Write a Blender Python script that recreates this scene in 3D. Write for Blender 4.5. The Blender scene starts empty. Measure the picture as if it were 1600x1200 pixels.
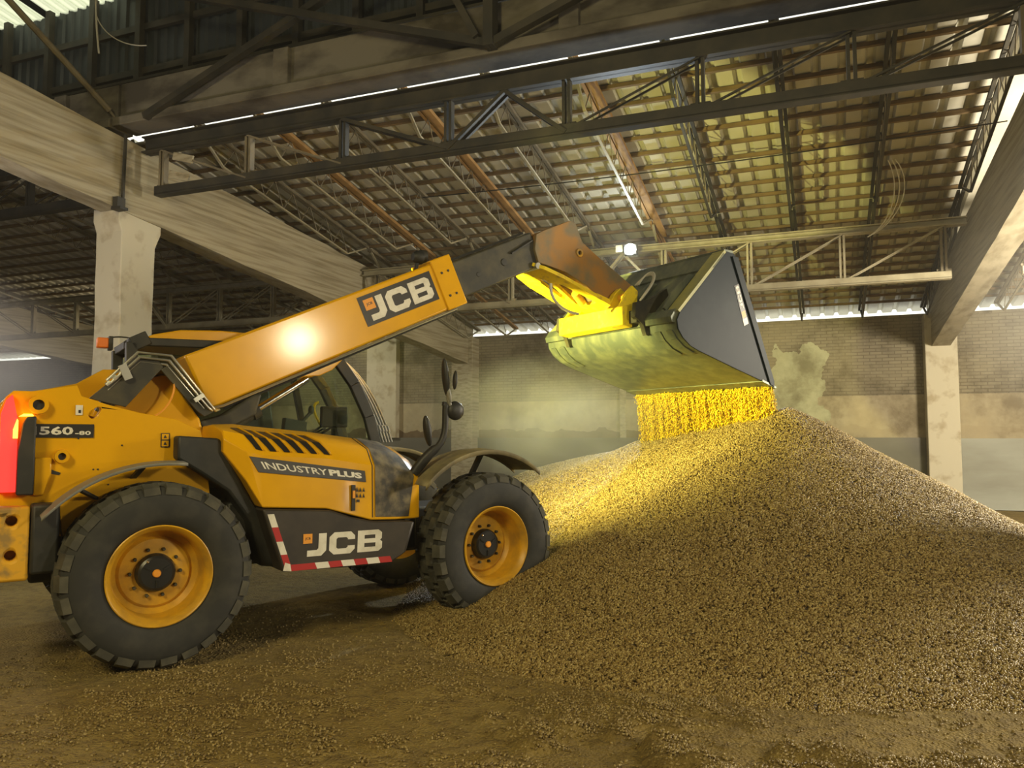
import bpy, bmesh, math, random
import numpy as np
from mathutils import Vector, Matrix
from mathutils.geometry import tessellate_polygon

random.seed(7)
rng = np.random.default_rng(7)
SC = bpy.context.scene
COL = SC.collection

# ------------------------------------------------------------------ camera
FPX = 1240.0
PITCH = math.atan(85.0 / FPX)
cam = bpy.data.cameras.new('camera')
cam.sensor_width = 36.0
cam.lens = 36.0 * FPX / 1600.0
cam.clip_start, cam.clip_end = 0.05, 200
cam_o = bpy.data.objects.new('camera', cam)
cam_o.location = (0, 0, 1.6)
cam_o.rotation_euler = (math.radians(90) + PITCH, 0, math.radians(21.5))
COL.objects.link(cam_o)
SC.camera = cam_o

# ------------------------------------------------------------------ view, world
vs = SC.view_settings
SC.display_settings.display_device = 'sRGB'
vs.view_transform = 'Standard'
vs.look = 'None'
vs.gamma = 1.0
vs.use_curve_mapping = False
vs.exposure = 0.58
world = bpy.data.worlds.new('overcast_sky')
SC.world = world
world.use_nodes = True
bg = world.node_tree.nodes['Background']
bg.inputs[0].default_value = (1.0, 0.985, 0.84, 1)
bg.inputs[1].default_value = 1.1
try:
    SC.cycles.volume_max_steps = 256
    SC.cycles.max_bounces = 6
    SC.cycles.diffuse_bounces = 3
    SC.cycles.glossy_bounces = 3
    SC.cycles.transmission_bounces = 6
    SC.cycles.transparent_max_bounces = 12
    SC.cycles.volume_bounces = 0
    SC.cycles.caustics_reflective = False
    SC.cycles.caustics_refractive = False
    SC.cycles.sample_clamp_indirect = 6.0
except Exception:
    pass

# ------------------------------------------------------------------ lights
def aim(o, target):
    d = Vector(target) - o.location
    o.rotation_euler = d.to_track_quat('-Z', 'Y').to_euler()

def lamp(name, typ, loc, energy, color, target=None, **kw):
    l = bpy.data.lights.new(name, typ)
    l.energy = energy
    l.color = color
    for k, v in kw.items():
        setattr(l, k, v)
    o = bpy.data.objects.new(name, l)
    o.location = loc
    if target is not None:
        aim(o, target)
    COL.objects.link(o)
    return o

WARM = (1.0, 0.80, 0.45)
# floodlight on a mast beyond the right edge of the frame
lamp('side_floodlight', 'POINT', (5.6, 11.6, 3.4), 2400, (1.0, 0.87, 0.64), shadow_soft_size=0.65)
# second, weaker hall lamp nearer the viewer on the right: it glints on the boom
lamp('near_hall_lamp', 'SPOT', (6.2, 2.9, 3.8), 620, (1.0, 0.86, 0.58), (-4.3, 6.2, 2.0), spot_size=math.radians(80), spot_blend=0.9, shadow_soft_size=0.30)
# low lamp beyond the right edge raking across the foreground floor
lamp('floor_lamp', 'SPOT', (6.6, 4.6, 1.35), 380, (1.0, 0.86, 0.66), (0.6, 3.3, 0.0), spot_size=math.radians(46), spot_blend=0.8, shadow_soft_size=0.15)
# unseen area fill added behind the camera to brighten the foreground
lamp('nave_lamp', 'AREA', (-2.5, -3.5, 6.2), 330, (1.0, 0.83, 0.42), (-2.5, 6.5, 0.5), size=2.0)
# lamp far to the left behind the machine
lamp('left_bay_lamp', 'POINT', (-9.0, 4.4, 3.0), 170, (1.0, 0.88, 0.78), shadow_soft_size=0.25)
# added spot that brightens the back wall of the left bay
lamp('left_wall_lamp', 'SPOT', (-14.5, 16.2, 4.3), 260, (1.0, 0.92, 0.66), (-12.5, 20.7, 2.0), spot_size=math.radians(105), spot_blend=0.8, shadow_soft_size=0.3)
lamp('left_beam_lamp', 'SPOT', (-15.0, 15.8, 3.9), 170, (1.0, 0.80, 0.48), (-21.4, 16.3, 4.6), spot_size=math.radians(62), spot_blend=0.8, shadow_soft_size=0.3)  # second added spot, aimed only to warm the far left beam
# small floodlight fixed to the far truss
lamp('truss_floodlight', 'SPOT', (-3.30, 14.15, 5.12), 700, (0.80, 0.92, 1.0), (-3.0, 8.0, 1.5), spot_size=math.radians(130), spot_blend=0.8, shadow_soft_size=0.12)

# ------------------------------------------------------------------ materials
def lin(r, g, b):
    f = lambda c: (c / 255 / 12.92) if c / 255 <= 0.04045 else ((c / 255 + 0.055) / 1.055) ** 2.4
    return (f(r), f(g), f(b), 1.0)

def nd(nt, typ, **kw):
    n = nt.nodes.new(typ)
    for k, v in kw.items():
        setattr(n, k, v)
    return n

def base_mat(name):
    m = bpy.data.materials.new(name)
    m.use_nodes = True
    nt = m.node_tree
    p = nt.nodes['Principled BSDF']
    return m, nt, p

def ramp(nt, fac, stops):
    r = nd(nt, 'ShaderNodeValToRGB')
    el = r.color_ramp.elements
    while len(el) < len(stops):
        el.new(0.5)
    for e, (pos, c) in zip(el, stops):
        e.position = pos
        e.color = c
    nt.links.new(fac, r.inputs[0])
    return r.outputs[0]

def noise(nt, vec, scale, detail=4, rough=0.55):
    n = nd(nt, 'ShaderNodeTexNoise')
    n.inputs['Scale'].default_value = scale
    n.inputs['Detail'].default_value = detail
    n.inputs['Roughness'].default_value = rough
    if vec is not None:
        nt.links.new(vec, n.inputs['Vector'])
    return n.outputs['Fac']

def mix(nt, fac, a, b, blend='MIX'):
    m = nd(nt, 'ShaderNodeMix', data_type='RGBA', blend_type=blend)
    for sock, v in ((m.inputs[0], fac), (m.inputs[6], a), (m.inputs[7], b)):
        if hasattr(v, 'links') or hasattr(v, 'is_linked'):
            nt.links.new(v, sock)
        else:
            sock.default_value = v
    return m.outputs[2]

def math_n(nt, op, a, b=0.0, clamp=False):
    m = nd(nt, 'ShaderNodeMath', operation=op, use_clamp=clamp)
    for sock, v in ((m.inputs[0], a), (m.inputs[1], b)):
        if hasattr(v, 'is_linked'):
            nt.links.new(v, sock)
        else:
            sock.default_value = v
    return m.outputs[0]

def coords(nt, scale=(1, 1, 1)):
    tc = nd(nt, 'ShaderNodeTexCoord')
    mp = nd(nt, 'ShaderNodeMapping')
    mp.inputs['Scale'].default_value = scale
    nt.links.new(tc.outputs['Object'], mp.inputs[0])
    return mp.outputs[0]

def bump(nt, p, h, strength=0.3, dist=0.01):
    b = nd(nt, 'ShaderNodeBump')
    b.inputs['Strength'].default_value = strength
    b.inputs['Distance'].default_value = dist
    nt.links.new(h, b.inputs['Height'])
    nt.links.new(b.outputs[0], p.inputs['Normal'])

def simple(name, col, rough=0.5, metal=0.0, col2=None, scale=3.0, lo=0.4, hi=0.7, bmp=0.0, stretch=(1, 1, 1), spec=0.5, coat=0.0, detail=5):
    m, nt, p = base_mat(name)
    p.inputs['Roughness'].default_value = rough
    p.inputs['Metallic'].default_value = metal
    p.inputs['Specular IOR Level'].default_value = spec
    p.inputs['Coat Weight'].default_value = coat
    p.inputs['Coat Roughness'].default_value = 0.14
    p.inputs['Base Color'].default_value = col
    if col2 is not None:
        v = coords(nt, stretch)
        f = noise(nt, v, scale, detail)
        c = ramp(nt, f, [(lo, col), (hi, col2)])
        nt.links.new(c, p.inputs['Base Color'])
        if bmp:
            bump(nt, p, f, bmp, 0.01)
    return m

def emis(name, col, strength):
    m, nt, p = base_mat(name)
    p.inputs['Base Color'].default_value = col
    p.inputs['Emission Color'].default_value = col
    p.inputs['Emission Strength'].default_value = strength
    return m

M = {}
YEL = (0.74, 0.385, 0.004, 1)
M['yellow'] = simple('yellow_paint', YEL, 0.3, spec=0.2, coat=0.45, col2=(0.64, 0.33, 0.008, 1), scale=2.2, lo=0.45, hi=0.75)
M['yellow_dusty'] = simple('dusty_yellow_paint', (0.74, 0.40, 0.02, 1), 0.6, col2=(0.33, 0.21, 0.06, 1), scale=6, lo=0.48, hi=0.62)
M['yellow_bright'] = simple('bright_yellow_paint', (0.86, 0.66, 0.01, 1), 0.6, col2=(0.62, 0.45, 0.04, 1), scale=14, lo=0.52, hi=0.66)
M['nose'] = simple('rust_dusted_boom_nose', (0.36, 0.18, 0.04, 1), 0.65, col2=(0.19, 0.155, 0.09, 1), scale=3.0, lo=0.42, hi=0.6)
M['black'] = simple('black_plastic', (0.018, 0.02, 0.02, 1), 0.55, col2=(0.045, 0.042, 0.035, 1), scale=5, lo=0.4, hi=0.75)
M['blackdust'] = simple('dusty_black_steel', (0.025, 0.025, 0.02, 1), 0.6, col2=(0.085, 0.075, 0.04, 1), scale=4, lo=0.42, hi=0.72)
M['skirt'] = simple('dark_brown_skirt_paint', (0.024, 0.019, 0.015, 1), 0.5, col2=(0.05, 0.04, 0.028, 1), scale=4, lo=0.4, hi=0.7)
M['rubber'] = simple('tyre_rubber', (0.022, 0.023, 0.022, 1), 0.75, col2=(0.05, 0.048, 0.04, 1), scale=5, lo=0.45, hi=0.75)
M['lug'] = simple('dusty_tread_rubber', (0.05, 0.049, 0.04, 1), 0.85, col2=(0.10, 0.095, 0.07, 1), scale=7, lo=0.4, hi=0.7)
M['rim'] = simple('yellow_wheel_paint', (0.66, 0.36, 0.015, 1), 0.4, col2=(0.38, 0.215, 0.03, 1), scale=5, lo=0.42, hi=0.7)
M['steel'] = simple('galvanised_pipe', (0.62, 0.62, 0.56, 1), 0.3, metal=0.9)
M['chrome'] = simple('chrome_rod', (0.85, 0.84, 0.78, 1), 0.12, metal=1.0)
M['hub'] = simple('black_hub_paint', (0.015, 0.016, 0.017, 1), 0.35)
M['orange'] = simple('orange_plastic', (0.85, 0.22, 0.03, 1), 0.35)
M['orange_logo'] = simple('orange_badge', (0.80, 0.33, 0.03, 1), 0.45)
M['white'] = simple('white_vinyl', (0.74, 0.72, 0.64, 1), 0.45, col2=(0.58, 0.55, 0.46, 1), scale=10, lo=0.45, hi=0.7)
M['decal_black'] = simple('black_vinyl', (0.02, 0.018, 0.016, 1), 0.4)
M['red'] = simple('red_reflector', (0.42, 0.02, 0.02, 1), 0.4)
M['fender'] = simple('grey_fender_plastic', (0.20, 0.21, 0.20, 1), 0.5, col2=(0.28, 0.27, 0.22, 1), scale=4)
M['fender_dust'] = simple('dusty_fender_plastic', (0.16, 0.14, 0.09, 1), 0.6, col2=(0.34, 0.29, 0.15, 1), scale=5)
M['grille'] = simple('dusty_grille_mesh', (0.035, 0.03, 0.02, 1), 0.7, col2=(0.20, 0.16, 0.08, 1), scale=9, lo=0.42, hi=0.72)
M['bucket'] = simple('dark_bucket_steel', (0.010, 0.018, 0.027, 1), 0.5, col2=(0.024, 0.034, 0.042, 1), scale=2.2, lo=0.45, hi=0.75, spec=0.15)
M['bucket_worn'] = simple('dust_coated_bucket_steel', (0.10, 0.12, 0.10, 1), 0.42, col2=(0.19, 0.21, 0.14, 1), scale=6, metal=0.25, lo=0.4, hi=0.65, stretch=(1, 1, 0.3))
M['bucket_edge'] = simple('worn_yellow_bucket_edge', (0.42, 0.40, 0.13, 1), 0.5, col2=(0.26, 0.27, 0.13, 1), scale=5)  # yellow-green stands for lamplight on the edge of the bucket back
M['seat'] = simple('grey_seat_fabric', (0.07, 0.09, 0.085, 1), 0.8)
M['concrete'] = simple('board_marked_concrete', (0.40, 0.36, 0.26, 1), 0.9, col2=(0.24, 0.205, 0.13, 1), scale=2.0, lo=0.42, hi=0.66, bmp=0.25, stretch=(3.0, 0.35, 9.0), detail=8)
M['concrete_dark'] = simple('stained_concrete', (0.17, 0.155, 0.12, 1), 0.9, col2=(0.06, 0.052, 0.04, 1), scale=1.6, lo=0.40, hi=0.62, bmp=0.2, stretch=(0.8, 1.0, 1.6), detail=8)
M['plaster_col'] = simple('flaking_whitewash', (0.58, 0.54, 0.42, 1), 0.9, col2=(0.42, 0.36, 0.25, 1), scale=3.0, lo=0.52, hi=0.68, bmp=0.2)
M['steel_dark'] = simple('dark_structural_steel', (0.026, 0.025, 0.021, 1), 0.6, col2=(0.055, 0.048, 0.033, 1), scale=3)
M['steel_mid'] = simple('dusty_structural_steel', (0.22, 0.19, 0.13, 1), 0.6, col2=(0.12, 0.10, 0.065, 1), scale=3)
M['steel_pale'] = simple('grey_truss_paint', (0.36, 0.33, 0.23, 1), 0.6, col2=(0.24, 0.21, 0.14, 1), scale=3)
M['rafter_wood'] = simple('orange_timber', (0.44, 0.265, 0.10, 1), 0.8, col2=(0.29, 0.165, 0.06, 1), scale=4)
M['batten_wood'] = simple('brown_batten_timber', (0.21, 0.14, 0.062, 1), 0.85, col2=(0.12, 0.08, 0.035, 1), scale=2)
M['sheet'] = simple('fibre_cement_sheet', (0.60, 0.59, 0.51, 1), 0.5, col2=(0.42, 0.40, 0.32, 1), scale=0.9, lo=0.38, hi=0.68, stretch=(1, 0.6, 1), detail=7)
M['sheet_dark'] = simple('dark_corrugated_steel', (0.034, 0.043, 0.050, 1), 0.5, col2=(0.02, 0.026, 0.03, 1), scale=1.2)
M['cable'] = simple('pale_cable', (0.55, 0.54, 0.48, 1), 0.5)
M['cable_black'] = simple('black_cable', (0.02, 0.02, 0.02, 1), 0.5)
M['lens'] = emis('lamp_lens', (0.90, 0.97, 1.0, 1), 120.0)
M['tail'] = emis('tail_lamp_lens', (1.0, 0.035, 0.03, 1), 1.0)  # red bloom around the lens, made as a glowing surface
M['tail_amber'] = emis('amber_lamp_lens', (1.0, 0.45, 0.04, 1), 3.0)
M['mirror'] = simple('mirror_glass', (0.75, 0.78, 0.78, 1), 0.05, metal=1.0)

def glass_mat():
    m = bpy.data.materials.new('cab_glass')
    m.use_nodes = True
    nt = m.node_tree
    nt.nodes.clear()
    out = nd(nt, 'ShaderNodeOutputMaterial')
    tr = nd(nt, 'ShaderNodeBsdfTransparent')
    tr.inputs[0].default_value = (0.88, 0.92, 0.84, 1)
    gl = nd(nt, 'ShaderNodeBsdfGlossy')
    gl.inputs['Roughness'].default_value = 0.03
    mx = nd(nt, 'ShaderNodeMixShader')
    mx.inputs[0].default_value = 0.07
    nt.links.new(tr.outputs[0], mx.inputs[1])
    nt.links.new(gl.outputs[0], mx.inputs[2])
    nt.links.new(mx.outputs[0], out.inputs[0])
    return m
M['glass'] = glass_mat()

def skylight_mat():
    m = bpy.data.materials.new('translucent_roof_sheet')
    m.use_nodes = True
    nt = m.node_tree
    nt.nodes.clear()
    out = nd(nt, 'ShaderNodeOutputMaterial')
    a = nd(nt, 'ShaderNodeBsdfTranslucent')
    a.inputs[0].default_value = (0.9, 0.92, 0.82, 1)
    b = nd(nt, 'ShaderNodeBsdfTransparent')
    b.inputs[0].default_value = (0.75, 0.78, 0.68, 1)
    mx = nd(nt, 'ShaderNodeMixShader')
    mx.inputs[0].default_value = 0.5
    nt.links.new(a.outputs[0], mx.inputs[1])
    nt.links.new(b.outputs[0], mx.inputs[2])
    nt.links.new(mx.outputs[0], out.inputs[0])
    return m
M['skylight'] = skylight_mat()

def wall_mat():
    """Grey-brown brick with plaster remnants above a plastered strip."""
    m, nt, p = base_mat('patched_brick_wall')
    p.inputs['Roughness'].default_value = 0.92
    tc = nd(nt, 'ShaderNodeTexCoord')
    sep = nd(nt, 'ShaderNodeSeparateXYZ')
    nt.links.new(tc.outputs['Object'], sep.inputs[0])
    comb = nd(nt, 'ShaderNodeCombineXYZ')
    nt.links.new(math_n(nt, 'ADD', sep.outputs[0], sep.outputs[1]), comb.inputs[0])
    nt.links.new(sep.outputs[2], comb.inputs[1])
    br = nd(nt, 'ShaderNodeTexBrick')
    br.inputs['Scale'].default_value = 1.0
    br.inputs['Brick Width'].default_value = 0.27
    br.inputs['Row Height'].default_value = 0.078
    br.inputs['Mortar Size'].default_value = 0.011
    br.inputs['Mortar Smooth'].default_value = 0.3
    br.inputs['Color1'].default_value = (0.27, 0.24, 0.17, 1)
    br.inputs['Color2'].default_value = (0.215, 0.19, 0.135, 1)
    br.inputs['Mortar'].default_value = (0.145, 0.125, 0.088, 1)
    nt.links.new(comb.outputs[0], br.inputs['Vector'])
    big = noise(nt, tc.outputs['Object'], 0.55, 6)
    fine = noise(nt, tc.outputs['Object'], 5.0, 5)
    brick = mix(nt, ramp(nt, big, [(0.4, (0, 0, 0, 1)), (0.65, (0.55, 0.55, 0.55, 1))]), br.outputs['Color'], (0.30, 0.265, 0.175, 1))
    # plaster strip between 1.75 and 2.6 m, ragged lower edge, plus one flaked patch
    zz = math_n(nt, 'ADD', sep.outputs[2], math_n(nt, 'MULTIPLY', math_n(nt, 'SUBTRACT', noise(nt, tc.outputs['Object'], 1.1, 5), 0.5), 0.75))
    strip = math_n(nt, 'MULTIPLY', math_n(nt, 'GREATER_THAN', zz, 1.82), math_n(nt, 'LESS_THAN', sep.outputs[2], 2.62))
    zx = math_n(nt, 'ADD', sep.outputs[0], math_n(nt, 'MULTIPLY', math_n(nt, 'SUBTRACT', noise(nt, tc.outputs['Object'], 1.9, 4), 0.5), 0.9))
    zt = math_n(nt, 'ADD', sep.outputs[2], math_n(nt, 'MULTIPLY', math_n(nt, 'SUBTRACT', noise(nt, tc.outputs['Object'], 2.3, 4), 0.5), 1.5))
    patch = math_n(nt, 'MULTIPLY', math_n(nt, 'MULTIPLY', math_n(nt, 'GREATER_THAN', zx, -1.15), math_n(nt, 'LESS_THAN', zx, 0.0)), math_n(nt, 'LESS_THAN', zt, 3.75))
    c = mix(nt, strip, brick, mix(nt, fine, (0.45, 0.40, 0.28, 1), (0.30, 0.255, 0.17, 1)))
    c = mix(nt, patch, c, mix(nt, fine, (0.50, 0.51, 0.36, 1), (0.32, 0.31, 0.20, 1)))
    low = math_n(nt, 'MULTIPLY', math_n(nt, 'LESS_THAN', zz, 1.82), math_n(nt, 'LESS_THAN', zx, -3.2))
    under = math_n(nt, 'MULTIPLY', math_n(nt, 'LESS_THAN', zz, 1.83), math_n(nt, 'GREATER_THAN', zx, -3.2))
    c = mix(nt, under, c, (0.36, 0.31, 0.21, 1))
    c = mix(nt, low, c, (0.17, 0.125, 0.075, 1))
    stain = ramp(nt, noise(nt, tc.outputs['Object'], 0.9, 8, 0.65), [(0.36, (0.55, 0.52, 0.48, 1)), (0.52, (1, 1, 1, 1)), (0.72, (1.18, 1.16, 1.10, 1))])
    c = mix(nt, 1.0, c, stain, 'MULTIPLY')
    nt.links.new(c, p.inputs['Base Color'])
    bump(nt, p, br.outputs['Fac'], -0.5, 0.01)
    return m
M['wall'] = wall_mat()
M['plinth'] = simple('grey_plinth_render', (0.17, 0.165, 0.14, 1), 0.7, col2=(0.11, 0.105, 0.085, 1), scale=0.8, stretch=(0.5, 1, 1.5))
M['plinth_pale'] = simple('pale_plinth_render', (0.40, 0.42, 0.38, 1), 0.8, col2=(0.26, 0.26, 0.22, 1), scale=0.8, stretch=(0.4, 1, 1.5))  # paler plinth copy, the right bay's light put into its colour

def floor_mat():
    m, nt, p = base_mat('dusty_earth_floor')
    p.inputs['Roughness'].default_value = 0.9
    v = coords(nt)
    a = noise(nt, v, 0.55, 6, 0.6)
    b = noise(nt, v, 9.0, 6, 0.65)
    vo = nd(nt, 'ShaderNodeTexVoronoi')
    vo.inputs['Scale'].default_value = 55
    nt.links.new(v, vo.inputs['Vector'])
    c = ramp(nt, a, [(0.32, (0.19, 0.132, 0.036, 1)), (0.55, (0.27, 0.195, 0.055, 1)), (0.75, (0.33, 0.25, 0.09, 1))])
    c = mix(nt, ramp(nt, b, [(0.46, (0, 0, 0, 1)), (0.62, (0.55, 0.55, 0.55, 1))]), c, (0.13, 0.085, 0.028, 1))
    nt.links.new(c, p.inputs['Base Color'])
    h = math_n(nt, 'ADD', math_n(nt, 'ADD', b, noise(nt, v, 3.0, 4)), math_n(nt, 'MULTIPLY', vo.outputs['Distance'], 0.22))
    bump(nt, p, h, 0.9, 0.06)
    return m
M['floor'] = floor_mat()

def grain_mat(name, cell):
    m, nt, p = base_mat(name)
    p.inputs['Roughness'].default_value = 0.5
    p.inputs['Specular IOR Level'].default_value = 0.35
    v = coords(nt)
    vo = nd(nt, 'ShaderNodeTexVoronoi')
    vo.inputs['Scale'].default_value = 1.0 / cell
    nt.links.new(v, vo.inputs['Vector'])
    sep = nd(nt, 'ShaderNodeSeparateColor')
    nt.links.new(vo.outputs['Color'], sep.inputs[0])
    c = ramp(nt, sep.outputs[0], [(0.0, (0.15, 0.095, 0.026, 1)), (0.5, (0.29, 0.20, 0.056, 1)), (1.0, (0.46, 0.35, 0.13, 1))])
    dk = ramp(nt, vo.outputs['Distance'], [(0.25, (1, 1, 1, 1)), (0.62, (0.14, 0.12, 0.10, 1))])  # shade in the gaps between kernels painted into the colour
    c = mix(nt, 1.0, c, dk, 'MULTIPLY')
    nt.links.new(c, p.inputs['Base Color'])
    h = math_n(nt, 'SUBTRACT', 1.0, vo.outputs['Distance'])
    bump(nt, p, h, 1.0, cell * 0.9)
    return m
M['grain_bed'] = grain_mat('grain_bed', 0.030)

def kernel_mat(name, stops):
    m, nt, p = base_mat(name)
    p.inputs['Roughness'].default_value = 0.4
    g = nd(nt, 'ShaderNodeNewGeometry')
    c = ramp(nt, g.outputs['Random Per Island'], stops)
    nt.links.new(c, p.inputs['Base Color'])
    return m
M['kernel'] = kernel_mat('grain_kernel', [(0, (0.15, 0.095, 0.026, 1)), (0.5, (0.29, 0.20, 0.058, 1)), (1, (0.52, 0.41, 0.17, 1))])
M['kernel_floor'] = kernel_mat('dusty_floor_kernel', [(0, (0.15, 0.10, 0.03, 1)), (0.6, (0.25, 0.18, 0.055, 1)), (1, (0.40, 0.31, 0.13, 1))])
M['kernel_fresh'] = kernel_mat('clean_grain_kernel', [(0, (0.66, 0.42, 0.012, 1)), (1, (0.90, 0.70, 0.03, 1))])  # same grain painted brighter, lamplight on the curtain put into its colour

# ------------------------------------------------------------------ mesh builder
class MB:
    def __init__(s):
        s.v, s.f, s.m = [], [], []

    def add(s, verts, faces, mi=0):
        o = len(s.v)
        s.v += [tuple(v) for v in verts]
        s.f += [tuple(i + o for i in f) for f in faces]
        s.m += [mi] * len(faces)
        return s

    def hexa(s, p, mi=0):
        return s.add(p, [(0, 1, 2, 3), (7, 6, 5, 4), (0, 4, 5, 1), (1, 5, 6, 2), (2, 6, 7, 3), (3, 7, 4, 0)], mi)

    def box(s, x0, x1, y0, y1, z0, z1, mi=0):
        return s.hexa([(x0, y0, z0), (x1, y0, z0), (x1, y1, z0), (x0, y1, z0), (x0, y0, z1), (x1, y0, z1), (x1, y1, z1), (x0, y1, z1)], mi)

    def bar(s, a, b, w, h, mi=0, up=(0, 0, 1)):
        a, b = Vector(a), Vector(b)
        d = (b - a).normalized()
        u = Vector(up)
        if abs(d.dot(u)) > 0.98:
            u = Vector((1, 0, 0))
        sd = d.cross(u).normalized()
        u = sd.cross(d).normalized()
        q = []
        for c in (a, b):
            for i, j in ((-1, -1), (1, -1), (1, 1), (-1, 1)):
                q.append(c + sd * (i * w / 2) + u * (j * h / 2))
        return s.hexa(q, mi)

    def prism(s, loops, y0, y1, mi=0, plane='xz'):
        """Extrude an outline (first loop) with holes (other loops) between y0 and y1."""
        if not isinstance(loops[0][0], (tuple, list)):
            loops = [loops]
        P = {'xz': lambda a, b, c: (a, c, b), 'xy': lambda a, b, c: (a, b, c), 'yz': lambda a, b, c: (c, a, b)}[plane]
        tris = tessellate_polygon([[Vector((a, b, 0)) for a, b in lp] for lp in loops])
        flat = [p for lp in loops for p in lp]
        n = len(flat)
        vs_ = [P(a, b, y0) for a, b in flat] + [P(a, b, y1) for a, b in flat]
        fs = [tuple(t) for t in tris] + [tuple(i + n for i in reversed(t)) for t in tris]
        o = 0
        for lp in loops:
            k = len(lp)
            for i in range(k):
                j = (i + 1) % k
                fs.append((o + i, o + j, o + j + n, o + i + n))
            o += k
        return s.add(vs_, fs, mi)

    def tube(s, pts, r, n=8, mi=0, cap=True):
        pts = [Vector(p) for p in pts]
        rs = r if isinstance(r, (list, tuple)) else [r] * len(pts)
        t0 = (pts[1] - pts[0]).normalized()
        u = t0.orthogonal().normalized()
        vs_, fs = [], []
        for i, p in enumerate(pts):
            t = (pts[min(i + 1, len(pts) - 1)] - pts[max(i - 1, 0)]).normalized()
            u = (u - t * u.dot(t)).normalized()
            w = t.cross(u)
            for k in range(n):
                a = 2 * math.pi * k / n
                vs_.append(p + (u * math.cos(a) + w * math.sin(a)) * rs[i])
        for i in range(len(pts) - 1):
            for k in range(n):
                a, b = i * n + k, i * n + (k + 1) % n
                fs.append((a, b, b + n, a + n))
        if cap:
            fs.append(tuple(range(n - 1, -1, -1)))
            fs.append(tuple((len(pts) - 1) * n + k for k in range(n)))
        return s.add(vs_, fs, mi)

    def lathe(s, prof, n=48, axis='y', c=(0, 0, 0), mi=0, closed=False, cap=False):
        """Spin (radius, along-axis) pairs about an axis through c."""
        vs_, fs = [], []
        for r, h in prof:
            for k in range(n):
                a = 2 * math.pi * k / n
                x, z = r * math.cos(a), r * math.sin(a)
                vs_.append({'y': (c[0] + x, c[1] + h, c[2] + z), 'z': (c[0] + x, c[1] + z, c[2] + h), 'x': (c[0] + h, c[1] + x, c[2] + z)}[axis])
        m_ = len(prof)
        for i in range(m_ if closed else m_ - 1):
            j = (i + 1) % m_
            for k in range(n):
                l = (k + 1) % n
                fs.append((i * n + k, i * n + l, j * n + l, j * n + k))
        if cap:
            fs.append(tuple(range(n)))
            fs.append(tuple((m_ - 1) * n + k for k in range(n)))
        return s.add(vs_, fs, mi)

    def ellipsoid(s, c, r, n=14, mi=0, rot=None):
        vs_, fs = [], []
        for i in range(n + 1):
            th = math.pi * i / n
            for k in range(n):
                a = 2 * math.pi * k / n
                v = Vector((r[0] * math.sin(th) * math.cos(a), r[1] * math.sin(th) * math.sin(a), r[2] * math.cos(th)))
                if rot is not None:
                    v = rot @ v
                vs_.append(Vector(c) + v)
        for i in range(n):
            for k in range(n):
                l = (k + 1) % n
                fs.append((i * n + k, i * n + l, (i + 1) * n + l, (i + 1) * n + k))
        return s.add(vs_, fs, mi)

    def build(s, name, mats, parent=None, smooth=40, bevel=0.0, clean=True):
        me = bpy.data.meshes.new(name)
        me.from_pydata(s.v, [], s.f)
        mats = mats if isinstance(mats, (list, tuple)) else [mats]
        for mt in mats:
            me.materials.append(M[mt] if isinstance(mt, str) else mt)
        me.polygons.foreach_set('material_index', s.m)
        if clean:
            b = bmesh.new()
            b.from_mesh(me)
            bmesh.ops.remove_doubles(b, verts=b.verts, dist=1e-5)
            bmesh.ops.recalc_face_normals(b, faces=b.faces)
            b.to_mesh(me)
            b.free()
        if smooth:
            me.polygons.foreach_set('use_smooth', [True] * len(me.polygons))
            me.set_sharp_from_angle(angle=math.radians(smooth))
        me.update()
        o = bpy.data.objects.new(name, me)
        COL.objects.link(o)
        if parent is not None:
            o.parent = parent
        if bevel:
            md = o.modifiers.new('edge', 'BEVEL')
            md.width = bevel
            md.segments = 2
            md.limit_method = 'ANGLE'
            md.angle_limit = math.radians(40)
        return o

def tag(o, label=None, cat=None, group=None, kind=None):
    for k, v in (('label', label), ('category', cat), ('group', group), ('kind', kind)):
        if v:
            o[k] = v
    return o

def empty(name, loc=(0, 0, 0), rz=0.0, parent=None):
    o = bpy.data.objects.new(name, None)
    o.empty_display_size = 0.2
    o.location = loc
    o.rotation_euler = (0, 0, rz)
    COL.objects.link(o)
    if parent is not None:
        o.parent = parent
    return o

def copy_tree(o, parent=None):
    c = o.copy()
    COL.objects.link(c)
    if parent is not None:
        c.parent = parent
    for ch in list(o.children):
        copy_tree(ch, c)
    return c

# ------------------------------------------------------------------ hall shell
XL, XR = -9.5, 2.5              # the two concrete frames seen in the picture
YC, YT, YW = 8.7, 14.7, 20.7    # column row, far truss, back wall
RS = 0.1736
def zr(y):                      # mean plane of the low roof sheets
    return 4.86 + RS * (20.7 - y)

def st(o, label, cat):
    return tag(o, label, cat, kind='structure')

# floor
def floor_obj():
    nx, ny = 190, 120
    xs = np.linspace(-34.2, 16, nx)
    ys = np.linspace(-11, 21.2, ny)
    X, Y = np.meshgrid(xs, ys)
    Z = 0.012 * np.sin(X * 2.1 + 0.7 * Y) * np.sin(Y * 1.7 - 0.4 * X) + 0.008 * np.sin(5.1 * X + 1.3) * np.sin(4.3 * Y) - 0.014
    mb = MB()
    vs_ = np.stack([X, Y, Z], -1).reshape(-1, 3).tolist()
    fs = [(j * nx + i, j * nx + i + 1, (j + 1) * nx + i + 1, (j + 1) * nx + i) for j in range(ny - 1) for i in range(nx - 1)]
    mb.add(vs_, fs)
    return mb.build('floor', 'floor', smooth=180, clean=False)
st(floor_obj(), 'dusty brown earth floor with wheel tracks in the store', 'floor')

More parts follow.
